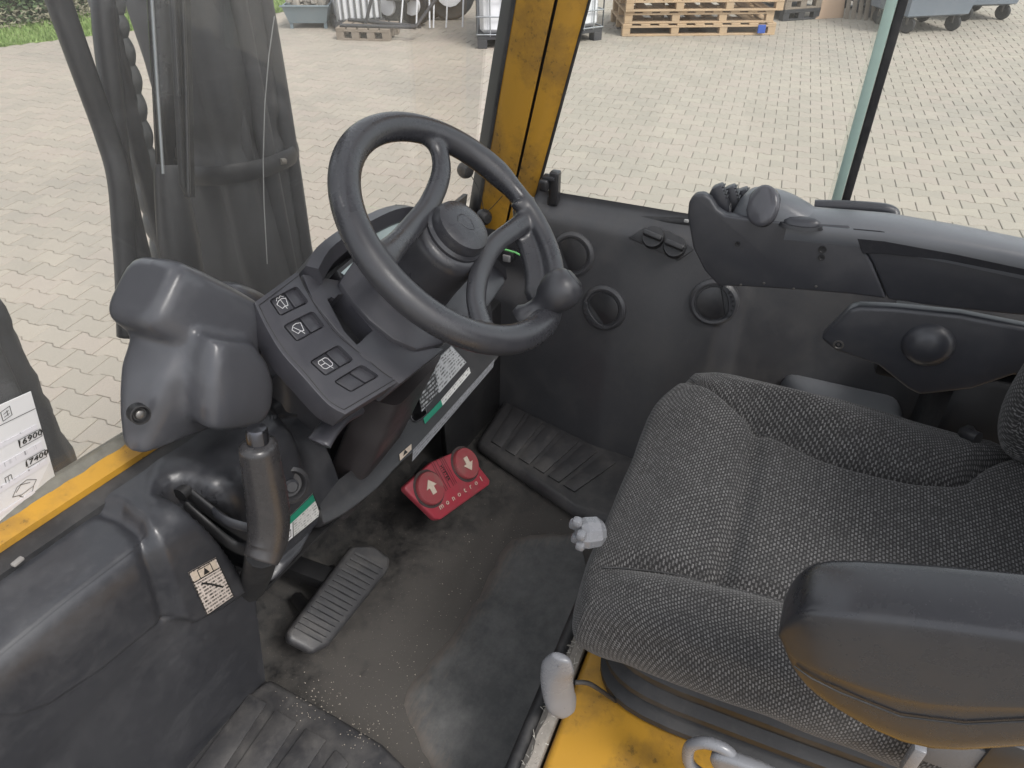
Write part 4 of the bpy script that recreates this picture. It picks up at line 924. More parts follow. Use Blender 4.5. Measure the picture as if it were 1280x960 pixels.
# display hood
hood_o = [(398, 336), (412, 312), (440, 290), (468, 274), (495, 262), (520, 259), (545, 270), (575, 290), (600, 305), (632, 335)]
up_ = [AW(*p, -.10) for p in hood_o]; rg = []
for p in catmull(up_, 3): rg.append([p, p-Ev*.014-En*.012, p-Ev*.016-En*.07, p+Ev*.016-En*.09, p+Ev*.014-En*.012])
loft('display_hood', rg, M_dash, cs, smooth=45)
sq = [AW(*p, -.118) for p in ((420, 338), (497, 275), (512, 281), (520, 292), (432, 358))]
plate('display_bezel', [p for p in sq], -En*.03, M_blk, cs, .001, 1)
quad_print('display', [AW(*p, -.1165) for p in ((464, 292), (497, 277), (511, 283), (478, 306))], En, M_lcd, cs, .0006); quad_print('display', [AW(*p, -.1165) for p in ((426, 341), (448, 322), (456, 330), (436, 348))], En, M_lcd, cs, .0006)
# right wing tip with its small light unit
plate('right_wing', [AW(*p, -.115) for p in ((600, 350), (622, 338), (634, 347), (618, 372), (598, 392), (585, 398))], -En*.03, M_dash, cs, .003, 2)
quad_print('indicator_window', [AW(*p, -.1142) for p in ((607, 356), (621, 346), (625, 352), (611, 364))], En, M_blk, cs, .0006)
# body under the faces, tapering into the column
rgn = []
top = [(-.20, .085), (-.215, .02), (-.17, -.075), (-.05, -.095), (.06, -.10), (.15, -.085), (.165, .02), (.13, .10), (0, .115), (-.13, .10)]
for w_, s_, oy in ((-.15, 1, 0), (-.19, .84, .0), (-.25, .55, .01), (-.34, .42, .02), (-.46, .38, .04)):
    rgn.append([WF(u*s_-.03*(1-s_), v*s_+oy, w_) for u, v in top])
loft('column_body', rgn, M_blk, cs, smooth=40)
# brownish lower column leg
loft('column_leg', [rrect(A(503, 468, y=.10), (1, 0, 0), (0, 1, 0), .072, .035, 20, .3), rrect(A(482, 512, y=.13), (1, 0, 0), (0, 1, 0), .068, .035, 20, .3), rrect(A(460, 560, y=.18), (1, 0, 0), (0, 1, 0), .070, .035, 20, .3), rrect(A(440, 610, y=.235), (1, 0, 0), (0, 1, 0), .075, .035, 20, .3)], plastic('brown_black_plastic', (.050, .043, .043), .45, dust=.3, dcol=(.11, .10, .10)), cs, smooth=50)
box('column_base', (-.10, .275, .36), .30, .03, .36, M_blk, cs, .006)
tl = tube('tilt_lever', catmull([A(444, 512, y=.10), A(425, 522, y=.095), A(410, 537, y=.09), A(401, 550, y=.088), A(398, 555, y=.088)], 5), lambda u: .014+.004*u if u < .93 else .012, M_dash, None, 14, rb=lambda u: .009); tag(tl, 'short flat grey-black tilt lever under the switch wing', 'lever')
# ------------------------------------------------------------------ steering wheel
RR = .1625
def rim_rad(a):   # a in radians, u=cos, v=sin
    k = ss(radians(-95), radians(-75), a)*ss(radians(10), radians(-5), a)      # flattened sector carrying the spinner
    return .0198-.0045*k, .0185-.004*k
bm = bmesh.new(); N = 120; n = 18; R_ = []
for i in range(N):
    a = -pi+2*pi*i/N; c = WF(RR*cos(a), RR*sin(a)); ra, rb = rim_rad(a); d = Eu*cos(a)+Ev*sin(a); rr = []
    for k in range(n):
        th = 2*pi*k/n; rr.append(bm.verts.new(c+d*ra*cos(th)+En*rb*sin(th)))
    R_.append(rr)
for i in range(N):
    for k in range(n): bm.faces.new((R_[i][k], R_[i][(k+1) % n], R_[(i+1) % N][(k+1) % n], R_[(i+1) % N][k]))
def bm_spoke(P):
    c = catmull([WF(*p) for p in P], 8); rg = []; L = len(c)
    for i, p in enumerate(c):
        u = i/(L-1); t = (c[min(L-1, i+1)]-c[max(0, i-1)]).normalized(); s_ = t.cross(En).normalized(); q = s_.cross(t)
        e_ = max(0, 1-min(u, 1-u)/.24); wdt = .0148+.013*e_**2; hgt = .0095+.004*e_
        rg.append([p+s_*wdt*cos(2*pi*k/16)+q*hgt*sin(2*pi*k/16) for k in range(16)])
    bm_loft(bm, rg)
bm_spoke([(.100, .128, 0), (.098, .100, -.004), (.070, .072, -.010), (.012, .051, -.016), (-.052, .042, -.012), (-.115, .036, -.004), (-.160, .034, 0)])
bm_spoke([(.160, -.030, 0), (.150, -.052, -.004), (.112, -.050, -.010), (.046, -.046, -.014), (-.014, -.058, -.014), (-.062, -.077, -.010), (-.098, -.104, -.003), (-.112, -.122, 0)])
# dished web on the inner right of the rim carries the spinner
rg = []
for i in range(29):
    a = radians(lerp(-96, 0, i/28)); e = ss(0, 1, min(1, min(i, 28-i)/9)); d = Eu*cos(a)+Ev*sin(a); ri = RR-.006-.028*ss(0, 1, e)
    rg.append([W0+d*(RR+.006)+En*.008, W0+d*(RR-.006)+En*.006, W0+d*((RR+ri)/2)-En*.008*e, W0+d*ri-En*.018*e, W0+d*(ri+.001)-En*(.018*e+.012), W0+d*(RR-.002)-En*.016])
bm_loft(bm, rg)
sw = from_bm('steering_wheel', bm, M_whl, cs, 180)
m_ = sw.modifiers.new('remesh', 'REMESH'); m_.mode = 'VOXEL'; m_.voxel_size = .0024; m_.use_smooth_shade = True
m_ = sw.modifiers.new('smooth', 'SMOOTH'); m_.iterations = 10; m_.factor = .5
hub = lathe('hub', [(.060, -.115), (.056, -.08), (.054, -.045), (.055, -.030), (.053, -.018), (.046, -.012), (.0005, -.012)], WF(0, 0), En, M_whl, sw, 48, 50)
cap = lathe('hub_cap', [(.043, -.014), (.043, -.008), (.0395, -.004), (.0395, .004), (.037, .011), (.030, .0145), (.016, .0165), (.0005, .017)], WF(0, 0), En, M_whl, sw, 48, 40)
bm = bmesh.new()
for P in ([(-.012, .009), (-.004, .013), (.006, .010), (.010, .0)], [(-.012, .009), (-.008, -.006), (.002, -.012), (.010, 0)], [(-.004, .006), (.002, -.006)]):
    c = catmull([WF(u, v, .0163) for u, v in P], 5); bm_loft(bm, rings_of(c, .0010, n=6))
from_bm('embossed_emblem', bm, M_whl, sw, 60)
kb = AW(657, 399, -.022); kt = AW(699, 364, .030); ka = (kt-kb); kl = ka.length
sk = lathe('spinner_knob', [(.020, -.006), (.0215, .004), (.0165, .012), (.0150, kl-.036), (.0162, kl-.027), (.0215, kl-.020), (.0265, kl-.009), (.0285, kl+.003), (.0268, kl+.014), (.0212, kl+.0225), (.0155, kl+.0262), (.0152, kl+.0256), (.0005, kl+.0262)], kb, ka, M_whl, sw, 40, 60)
lathe('knob_disc', [(.0144, kl+.0245), (.0142, kl+.0268), (.012, kl+.0285), (.0005, kl+.0292)], kb, ka, M_arm, sw, 32, 40)
# ------------------------------------------------------------------ lower dash panel right of the column
dp = thing('dash_panel', 'dark lower dash panel with data plate, green strip label and open pocket beneath the wheel', 'dash panel', (.15, .2, .25))
dn = V((-.05, -.82, .57)).normalized(); d0 = A(565, 515, y=.115)
def D(px, py, o=0): return A(px, py, pl=(d0+dn*o, dn))
edge = [D(*p) for p in ((404, 655), (432, 640), (470, 610), (500, 578), (540, 543), (580, 500), (622, 446))]
topL = [D(*p) for p in ((398, 622), (418, 604), (456, 574), (488, 540), (503, 485), (560, 415), (612, 372))]
rg = []
Ec, Tc = catmull(edge, 5), catmull(topL, 5)
for e, t_ in zip(Ec, Tc):
    rg.append([t_, t_.lerp(e, .5), t_.lerp(e, .93), e+dn*.002, e-dn*.010+V((0, .0, -.006)), e-dn*.05+V((0, .02, -.008)), t_-dn*.05])
pan = loft('panel_body', rg, M_blk, dp, smooth=40)
pk = [(513, 507), (516, 498), (521, 488), (523, 480), (527, 496), (533, 514), (531, 520), (520, 527), (514, 522)]
cut(pan, [([D(*p)+dn*.01 for p in pk], -dn*.045)])
pk2 = [D(*p, .001) for p in pk]; tube('pocket_rim', catmull(pk2, 3, True), .0016, M_blk, dp, 6, closed=True)
def dlab(name, pxs, mat, o, par=dp): return quad_print(name, [D(*p, o) for p in pxs], dn, mat, par, .0007)
dlab('data_plate', ((519, 474), (564, 432), (583, 453), (527, 515)), M_alu, .0012); dlab('black_plate', ((520, 475), (541, 454), (549, 492), (527, 512)), M_pr4, .0022); dlab('grey_plate', ((542, 453), (564, 433), (582, 453), (549, 491)), M_pr3, .0022)
for q in ((522, 477), (529, 508), (562, 436), (580, 453)): lathe('rivet', [(.0018, 0), (.0014, .001), (.0003, .0013)], D(*q, .003), dn, M_chr, dp, 10)
dlab('green_label', ((529, 523), (551, 500), (553, 507), (531, 530)), M_grn, .0012); dlab('white_label', ((551, 500), (586, 459), (588, 466), (553, 507)), M_pr2, .0013)
dlab('grey_strip_label', ((516, 563), (618, 449), (616, 459), (515, 577)), M_pr6, .0012); dlab('caution_label', ((499, 568), (514, 555), (514, 562), (500, 576)), M_cream, .0016)
bm = bmesh.new(); bm.faces.new([bm.verts.new(D(*p, .003)) for p in ((504, 570), (510, 565), (506, 562))]); from_bm('caution_triangle', bm, M_ink, dp, 0)
plate('kick_wall', [A(560, 590, z=.0), A(640, 492, z=.0), A(640, 492, z=.0)+V((0, 0, .30)), A(560, 590, z=.0)+V((0, 0, .30))], V((.03, .03, 0)), M_dark, dp, .003, 1)
plate('light_block_plate', [V((-.33, .20, .255)), V((-.02, .165, .255)), V((.40, .15, .245)), V((.50, .39, .245)), V((-.33, .39, .255))], V((0, 0, .006)), M_dark, dp, 0)  # dark plate added to keep light out of the toe space
# small gusset joining panel and cowl
box('pedal_bracket', A(388, 716, y=.26), .035, .10, .03, M_dark, dp, .004)
# ------------------------------------------------------------------ accelerator pedal
ab = radians(35); An = V((0, -sin(ab), cos(ab))); ap0 = V((-.16, .17, .10))
def AP(px, py, o=0): return A(px, py, pl=(ap0+An*o, An))
ac = thing('accelerator_pedal', 'long ribbed black rubber accelerator pedal beneath the dash', 'pedal', (-.16, .2, .0))
oq = [AP(*p) for p in ((440, 681), (468, 681), (489, 697), (487, 712), (412, 806), (392, 816), (361, 800), (359, 789))]
pad = plate('pedal_pad', oq, -An*.022, M_tread, ac, .008, 3)
for i in range(15):
    u = (i+.5)/15; a = AP(*(lerp(446, 366, u), lerp(688, 786, u)), .0005); b = AP(*(lerp(482, 401, u), lerp(707, 805, u)), .0005); dirv = (AP(446, 688)-AP(366, 786)).normalized()*.0042
    m_ = (a+b)/2+An*.004
    loft('rib', [[a-dirv-An*.003, a+dirv-An*.003, a+dirv*.5+An*.0016, a-dirv*.5+An*.0016], [m_-dirv-An*.007, m_+dirv-An*.007, m_+dirv*.6, m_-dirv*.6], [b-dirv-An*.003, b+dirv-An*.003, b+dirv*.5+An*.0016, b-dirv*.5+An*.0016]], M_tread, pad, smooth=20)
tube('pedal_arm', [AP(430, 740, -.02), AP(415, 715, -.10)], .014, M_dark, ac, 8); tube('pedal_arm', [AP(390, 770, -.02), AP(372, 748, -.10)], .012, M_dark, ac, 8)
# ------------------------------------------------------------------ red two-button direction pedal
mb_ = radians(50); Mn = V((0, -sin(mb_), cos(mb_))); mp0 = V((.17, .12, .10))
def MP(px, py, o=0): return A(px, py, pl=(mp0+Mn*o, Mn))
mt = thing('direction_pedal', 'dusty red double pedal with two round arrow buttons under the dash', 'pedal', (.17, .16, 0))
out_ = [MP(*p) for p in ((506, 607), (540, 577), (577, 561), (583, 562), (613, 600), (612, 606), (552, 649), (545, 649), (507, 612))]
plate('pedal_pad', out_, -Mn*.016, M_red, mt, .0045, 3)
c4 = [MP(*p, .0006) for p in ((506, 608), (577, 561), (613, 602), (548, 650))]; mx = ((c4[1]-c4[0])+(c4[2]-c4[3])).normalized(); my = Mn.cross(mx); mx_ = mx
for px, py, up_d, nm in ((536, 611, 1, 'forward'), (581, 580, -1, 'reverse')):
    c = MP(px, py)
    ring = [c+(mx*cos(2*pi*k/28)+my*sin(2*pi*k/28))*.0345 for k in range(28)]
    quad = None
    lathe('button_recess', [(.0385, -.0015), (.0385, .0003), (.0380, .0004), (.0005, .0004)], c, Mn, plastic('caked_dirt', (.045, .032, .030), .9, dust=.6, dcol=(.16, .06, .06), dscale=30), mt, 32)
    bt = lathe('round_button', [(.033, 0), (.033, .0065), (.0315, .0085), (.0005, .0092)], c, Mn, M_redd, mt, 32, 40)
    s_ = up_d; f = lambda u, v: c+mx*u*.001+my*v*.001*s_+Mn*.0094
    bm = bmesh.new(); bm_plate(bm, [f(*p) for p in ((0, 17), (15, 1), (6, 1), (6, -13), (-6, -13), (-6, 1), (-15, 1))], Mn*.0008); from_bm('arrow', bm, M_cream, bt, 0)
bm = bmesh.new()
cc = MP(558, 597); hh = (c4[0]-c4[3]).length
for u in (-.018, -.0125, .012, .0175, -.004+.0, .007):
    strip_poly(bm, [cc+mx*u+my*hh*.44, cc+mx*u-my*hh*.22], .0011, Mn, .0008)
for u in (-.075, .077):
    strip_poly(bm, [cc+mx*u+my*hh*.05, cc+mx*u-my*hh*.3], .0009, Mn, .0008)
from_bm('groove_lines', bm, M_ink, mt, 0)
text('raised_lettering', 'HYSTER', cc+mx*.0015+my*hh*.10+Mn*.0012, -my, mx, .010, M_ink, mt, .0005)
word = 'monotrol'; base_l = MP(551, 633); base_r = MP(601, 599)
for i, ch in enumerate(word):
    p = base_l+(base_r-base_l)*(i/7)+Mn*.0014; text('letter', ch, p, mx, my, .0160, M_cream, mt, .0005, sx=1.05)
box('pedal_stem', mp0-Mn*.05+V((0, .03, -.02)), .05, .05, .09, M_dark, mt, .006)
# ------------------------------------------------------------------ parking brake lever
hbk = thing('parking_brake_lever', 'upright grey-brown parking brake lever with a chrome release button in the cowl slot', 'lever', (-.34, .14, .45))
y0 = .075
P = [A(*p, y=y0) for p in ((322, 553), (327, 585), (333, 620), (336, 652), (334, 678), (326, 700))]
grip = plastic('lever_grip_plastic', (.036, .034, .034), .36, dust=.35, dcol=(.11, .095, .088), scr=.1)
tube('grip', catmull(P, 6), lambda u: interp(u, [0, .03, .12, .45, .8, 1], [.015, .021, .0215, .0235, .0245, .019]), grip, hbk, 20, rb=lambda u: interp(u, [0, .03, .12, .5, 1], [.014, .019, .021, .024, .02]), up=V((0, 1, 0)), smooth=180)
tp_ = A(322, 551, y=y0); bb = lathe('release_button', [(.0115, -.014), (.0115, .018), (.010, .021), (.0005, .022)], A(323, 556, y=y0), (A(321, 540, y=y0)-A(326, 585, y=y0)), flat('dark_chrome', (.10, .10, .11), .18, .9, var=.05), hbk, 20); lathe('button_collar', [(.016, -.004), (.016, .002), (.0125, .004), (.0115, .004)], A(323, 557, y=y0), (A(321, 540, y=y0)-A(326, 585, y=y0)), grip, hbk, 24)
tube('lever_arm', catmull([A(332, 676, y=y0+.015), A(308, 668, y=.125), A(268, 642, y=.165), A(236, 616, y=.20)], 6), .0045, M_dark, hbk, 10, rb=.013); tube('lever_arm', catmull([A(330, 688, y=y0+.03), A(296, 684, y=.150), A(258, 656, y=.18), A(226, 628, y=.215)], 6), .0045, M_dark, hbk, 10, rb=.012)
tube('web', catmull([A(336, 664, y=y0+.01), A(312, 660, y=.105), A(285, 652, y=.13), A(268, 640, y=.155)], 6), .0030, M_cowl, hbk, 8, rb=.008)
tube('boot', catmull([A(328, 690, y=y0+.03), A(322, 715, y=.15), A(312, 735, y=.20)], 6), .020, M_dark, hbk, 12, rb=.020)
lathe('pivot', [(.009, -.010), (.009, .010), (.005, .012), (.0005, .012)], A(232, 612, y=.20), (1, 0, 0), M_dark, hbk, 14)
# ------------------------------------------------------------------ engine hood and seat
hd = thing('engine_hood', 'scratched yellow engine hood under the seat with worn black edge seal', 'hood', (0, -.5, 0))
HZ = .165
hq = [A(728, 790, z=HZ), A(684, 985, z=HZ)]; hx0 = V((.52, -.215, HZ)); yh = (hq[0].y+hq[1].y)/2
plate('hood_shell', [V((-.60, yh, HZ)), V((.30, yh, HZ)), V((.30, -1.2, HZ)), V((-.60, -1.2, HZ))], V((0, 0, -.17)), M_yel, hd, .012, 4)
rg = []
for i in range(101):
    x = -.62+.86*i/100; k = noise.noise(V((x*35, 0, 5)))*.003; rg.append([V((x, yh+.004, HZ+.006+k)), V((x, yh+.018+k, HZ+.008)), V((x, yh+.026, HZ-.002)), V((x, yh+.026, .004)), V((x, yh+.004, .004))])
loft('felt_edge', rg, M_felt, hd, smooth=30)
tube('edge_seal', [V((-.62, yh+.036, HZ-.012)), V((-.2, yh+.036, HZ-.012)), V((.24, yh+.036, HZ-.012))], .011, M_rub, hd, 10, rb=.014)
bm = bmesh.new()
for k in range(120):
    x = random.choice([random.gauss(-.19, .04), random.gauss(-.40, .06), random.uniform(-.5, .1)]); p = V((x, yh+.012+random.uniform(-.006, .014), HZ+.006)); d = V((random.gauss(0, 1), random.gauss(.4, 1), random.uniform(0, .8))).normalized()*random.uniform(.003, .011)
    bm_loft(bm, rings_of([p, p+d*.6+V((0, 0, .001)), p+d], .0004, n=3))
tag(from_bm('frayed_threads', bm, flat('thread', (.5, .48, .43), .9), hd, 0), kind='stuff')
seat = thing('driver_seat', 'worn dark grey patterned fabric driver seat with bolsters on black bellows', 'seat', (0, -.5, HZ))
SX0, SX1, SY0, SY1 = -.256, .272, -.248, -.90
FS = catmull([A(*p, z=.42) for p in ((862, 478), (905, 503), (960, 532), (1050, 577), (1120, 600), (1170, 607), (1205, 603), (1240, 578), (1290, 560))], 6)
FSx = sorted([(p.y, p.x) for p in FS])
def far_seam(y): return interp(y, [a for a, b in FSx], [b for a, b in FSx])
def near_seam(y): return interp(y, [-.80, -.5, -.46, -.37, -.29, -.25], [-.150, -.148, -.150, -.157, -.178, -.20])
def seat_top(x, y):
    z = .415
    fx = far_seam(y); nx = near_seam(y); back = ss(-.70, -.76, y)
    z += .032*ss(fx+.0, fx+.075, x)*(1-.55*ss(.21, .275, x))*ss(-.20, -.32, y)*(1-.95*ss(-.50, -.71, y))+.018*ss(fx, fx+.06, x)
    z += .020*ss(nx, nx-.05, x)*ss(-.25, -.33, y)
    z += .020*ss(.04, .23, x)*ss(-.43, -.31, y)*(1-ss(fx, fx+.05, x))
    z -= .012*exp(-((x-fx)/.011)**2)*ss(-.262, -.31, y); z -= .010*exp(-((x-nx)/.011)**2)*ss(-.24, -.30, y)
    inner_ = ss(nx-.005, nx+.01, x)*ss(fx+.005, fx-.01, x)
    yc = -.408-.010*cos(x*7)
    z -= .016*exp(-((y-yc)/.014)**2)*inner_; z += .016*ss(-.44, -.62, y)*inner_
    z += .012*exp(-((y+.33)/.06)**2)*inner_
    z += .0035*noise.noise(V((x*14, y*14, 4)))
    return z
HS = .135
def seat_pt(s, t):
    """s across, t from front bottom over the top to the back; sides rolled over a rounded rim"""
    # perimeter coordinate: inset grid on a rounded square, outer 22% rolls down the side
    u = 2*s-1; v = 2*t-1
    k = max(abs(u), abs(v)); a = .80
    if k > a: r = a+(k-a)*.0; sc = a/k; roll = (k-a)/(1-a)
    else: sc = 1; roll = 0
    uu, vv = u*sc/a, v*sc/a
    # square to rounded square
    p = 8.0; m_ = max(abs(uu), abs(vv)); l = (abs(uu)**p+abs(vv)**p)**(1/p) if m_ > 1e-6 else 1; q = m_/l if l else 1
    uu, vv = uu*lerp(1, q, m_**3), vv*lerp(1, q, m_**3)
    x = (SX0+SX1)/2+(SX1-SX0)/2*uu; y = (SY0+SY1)/2-(SY1-SY0)/2*-vv*1.0
    y = (SY0+SY1)/2+(SY0-SY1)/2*vv
    y += .020*ss(.2, 1, vv)*(1-uu*uu)*0-.035*ss(.75, 1.0, vv)*ss(.55, 1.0, uu)
    dirv = V((uu/(SX1-SX0), vv/(SY0-SY1), 0)); dirv = dirv.normalized() if dirv.length > 1e-6 else V((0, 0, 0))
    rim = .030; zt = seat_top(x, y)
    e = max(abs(uu)**6, abs(vv)**6)
    inn = V((x, y, 0))-dirv*rim*e
    z = zt-.010*e
    P_ = V((inn.x, inn.y, z))
    if roll > 0:
        if roll < .4:
            th = roll/.4*pi/2; P_ = V((inn.x, inn.y, z))+dirv*rim*sin(th)-V((0, 0, 1))*rim*(1-cos(th))
        else:
            w_ = (roll-.4)/.6; b_ = sin(pi*w_)*.012; P_ = V((inn.x, inn.y, z-rim))+dirv*(rim+b_-.030*w_*w_)-V((0, 0, 1))*(HS-rim)*w_
            P_ += dirv*.003*noise.noise(V((x*15, y*15, w_*3)))
    return P_
def seat_uv(s, t):
    u, v = 2*s-1, 2*t-1; k = max(abs(u), abs(v), 1e-6); sc = min(1, .8/k); e = max(0, k-.8)*.85/k; return (u*(sc*.33+e), v*(sc*.41+e))
G1 = [i/150 for i in range(151)]
sheet('cushion', seat_pt, 1, 1, M_fab, seat, S_=G1, T_=G1, uv=seat_uv, smooth=180)
# seam cord along the bolsters
for nm, fn, y0_, y1_ in (('bolster_seam', far_seam, -.29, -.70), ('bolster_seam', near_seam, -.275, -.66)):
    P = []
    for i in range(60):
        y = lerp(y0_, y1_, i/59); x = fn(y); P.append(V((x, y, seat_top(x, y)-.0006)))
    tube(nm, P, .0011, M_rub, seat, 6)
# backrest, mostly out of the frame
rg = []
for z, w_, d in ((.40, .19, .05), (.43, .225, .075), (.50, .235, .08), (.60, .235, .08), (.80, .22, .075), (.98, .17, .06), (1.0, .12, .03)):
    yb_ = -.875-.10*max(0, z-.45); rg.append(rrect((0.02, yb_, z), (1, 0, 0), (0, 1, 0), w_, d, 28, .6))
bm = bmesh.new(); bm_loft(bm, rg); o = from_bm('backrest', bm, M_fab, seat, 180); ul = o.data.uv_layers.new(name='UVMap'); bs = base_of(o)
for lp in o.data.loops: c = o.data.vertices[lp.vertex_index].co; ul.data[lp.index].uv = (c.x+c.y, c.z)
m_ = o.modifiers.new('subsurf', 'SUBSURF'); m_.levels = m_.render_levels = 2
bm = bmesh.new(); tube('recliner', [V((.235, -.715, .435)), V((.25, -.70, .43)), V((.27, -.71, .42))], .010, M_blk, seat, 8)
bm = bmesh.new(); bm_loft(bm, [rrect((.235, yy, z), (1, 0, 0), (0, 1, 0), a_, b_, 24, .8) for z, a_, b_, yy in ((.425, .020, .03, -.785), (.44, .045, .05, -.785), (.50, .055, .065, -.785), (.60, .055, .065, -.795), (.75, .05, .06, -.81), (.92, .04, .045, -.83), (.95, .015, .02, -.835))]); o = from_bm('backrest_bolster', bm, M_fab, seat, 180); ul = o.data.uv_layers.new(name='UVMap')
for lp in o.data.loops: c = o.data.vertices[lp.vertex_index].co; ul.data[lp.index].uv = (c.y-c.x, c.z)
m_ = o.modifiers.new('subsurf', 'SUBSURF'); m_.levels = m_.render_levels = 2
# bellows and pan
rg = []
for i, (z, o_) in enumerate(((.285, -.018), (.268, .000), (.258, .0), (.250, -.012), (.235, -.012), (.226, .002), (.216, .002), (.207, -.012), (.192, -.012), (.183, .004), (.172, .004), (.163, -.01))):
    rg.append(rrect((0, -.53, z), (1, 0, 0), (0, 1, 0), .225+o_, .252+o_, 40, .35))
loft('bellows', rg, M_rub, seat, smooth=40)
# seat adjusting handles
h1 = thing('seat_slide_handle', 'rounded light grey plastic handle hanging at the front corner of the seat', 'handle', A(700, 860, x=-.275))
hp_ = [A(*p, x=-.275) for p in ((702, 818), (692, 826), (684, 845), (684, 868), (694, 888), (708, 896))]
hc = catmull([A(*p, x=-.275) for p in ((702, 820), (696, 842), (699, 870), (710, 893))], 6); sd_ = V((-.8, .3, .5)).normalized()
rg = []
for i, p in enumerate(hc):
    u = i/(len(hc)-1); t_ = (hc[min(len(hc)-1, i+1)]-hc[max(0, i-1)]).normalized(); s_ = t_.cross((CAM-p).normalized()).normalized(); q_ = s_.cross(t_); wd = .0215*min(1, .5+2.4*min(u, 1-u)+.0); rg.append([p+s_*wd*cos(2*pi*k/20)+q_*(.010 if 1 else 0)*min(1, .5+2*min(u, 1-u))*sin(2*pi*k/20) for k in range(20)])
o = loft('grip', rg, M_gry, h1, smooth=180, sub=1)
qd = (CAM-hc[6]).normalized(); tube('finger_groove', catmull([p+qd*.0085 for p in (hc[3], hc[7], hc[11], hc[15])], 4), .0035, plastic('grey_groove', (.13, .135, .15), .4, dust=.3), h1, 8)
tube('rod', catmull([A(718, 853, x=-.262), A(735, 854, x=-.25), A(752, 864, x=-.235), A(775, 880, x=-.20)], 5), .0032, M_rub, h1, 8)
h2 = thing('weight_adjuster_handle', 'light grey plastic loop handle at the bottom edge below the seat side', 'handle', A(915, 945, x=-.30))
xh = -.30
lp_ = catmull([A(*p, x=xh) for p in ((858, 940), (868, 928), (890, 930), (918, 938), (945, 932), (970, 938), (975, 952), (965, 975), (930, 985), (890, 968), (866, 958))], 4, True)
tube('loop', catmull([A(*p, x=xh) for p in ((862, 934), (880, 928), (903, 935), (916, 948), (906, 966), (882, 970), (862, 955))], 5, True), .0072, M_gry, h2, 12, closed=True, smooth=180)
ctr = A(938, 962, x=xh); loft('paddle', [rrect(ctr-V((.012, 0, 0)), V((0, -1, 0)), V((0, .25, 1)), .040, .018, 28, .75), rrect(ctr-V((.010, 0, 0)), V((0, -1, 0)), V((0, .25, 1)), .046, .022, 28, .75), rrect(ctr+V((.010, 0, 0)), V((0, -1, 0)), V((0, .25, 1)), .046, .022, 28, .75)], M_gry, h2, sub=1, smooth=180)
kn = thing('backrest_knob', 'crumpled pale grey adjuster knob peeking out under the seat front edge', 'knob', A(733, 665, y=-.245))
lathe('knob_body', [(.012, -.02), (.019, -.012), (.020, .004), (.017, .012), (.006, .015), (.0005, .014)], A(735, 666, y=-.25), (-.6, .8, .1), M_gry, kn, 10, 20); 
for k in range(5):
    a = 2*pi*k/5; box('knob_lobe', A(734, 665, y=-.25)+V((-.006, .01, 0))+V((.8, .6, 0))*.015*cos(a)+V((0, 0, .015))*sin(a), .012, .012, .012, M_gry, kn, .004, 2)
# ------------------------------------------------------------------ near armrest of the seat
ar = thing('near_armrest', 'long black padded seat armrest in the near right corner of the frame', 'armrest', (-.32, -.6, .5))
XA = -.315
ST = [((975, 778), (976, 790), .010), ((978, 756), (984, 824), .019), ((986, 737), (1000, 848), .026), ((1004, 721), (1022, 868), .032), ((1030, 714), (1060, 890), .036), ((1110, 719), (1130, 928), .037), ((1200, 727), (1200, 935), .037), ((1290, 737), (1290, 920), .037), ((1420, 752), (1420, 925), .037)]
TOP = [A(px, py+lerp(2, 8, min(1, i/3)), x=XA) for i, ((px, py), b, d) in enumerate(ST)]
rg = []
for i, (a_, b_, dd) in enumerate(ST):
    b_ = (b_[0], b_[1]-dd*420)
    T_ = A(*a_, x=XA+.012); B_ = A(*b_, x=XA-.012); H_ = T_.z-B_.z; yv = (T_.y+B_.y)/2; ax = V((0, (T_.y-B_.y), H_)).normalized()
    prof = [(-.60, 1), (0, 1.005), (.60, 1), (.84, .985), (.93, .94), (.97, .80), (1.0, .46), (1.0, .43), (.955, .41), (.95, .22), (.92, .05), (.80, .0), (0, -.0), (-.80, 0), (-.92, .05), (-.95, .22), (-.955, .41), (-1, .43), (-1.0, .46), (-.97, .80), (-.93, .94), (-.84, .985)]
    c_ = V((XA, 0, 0)); rg.append([V((XA+u*dd, lerp(B_.y, T_.y, v), lerp(B_.z, T_.z, v))) for u, v in prof])
o = loft('armrest_pad', rg, M_arm, ar, smooth=60, sub=1)
tube('mould_line', [V((XA-ST[i][2]*1.0, lerp(A(*ST[i][1], x=XA).y, A(*ST[i][0], x=XA).y, .39), lerp(A(*ST[i][1], x=XA-.012).z, A(*ST[i][0], x=XA+.012).z, .393))) for i in range(2, 9)], .0010, M_rub, ar, 6)
bk_ = thing('belt_buckle', 'grey seat belt stub and black buckle under the near armrest', 'seat belt', A(1190, 945, x=-.27))
box('webbing', A(1195, 945, x=-.275), .004, .065, .05, plastic('belt_webbing', (.12, .12, .125), .8, dust=.3, gscale=1200, grain=.8), bk_, .001); box('metal_clip', A(1141, 948, x=-.28), .012, .012, .05, M_gry, bk_, .002); box('buckle', A(1262, 945, x=-.27), .02, .045, .06, M_blk, bk_, .004)
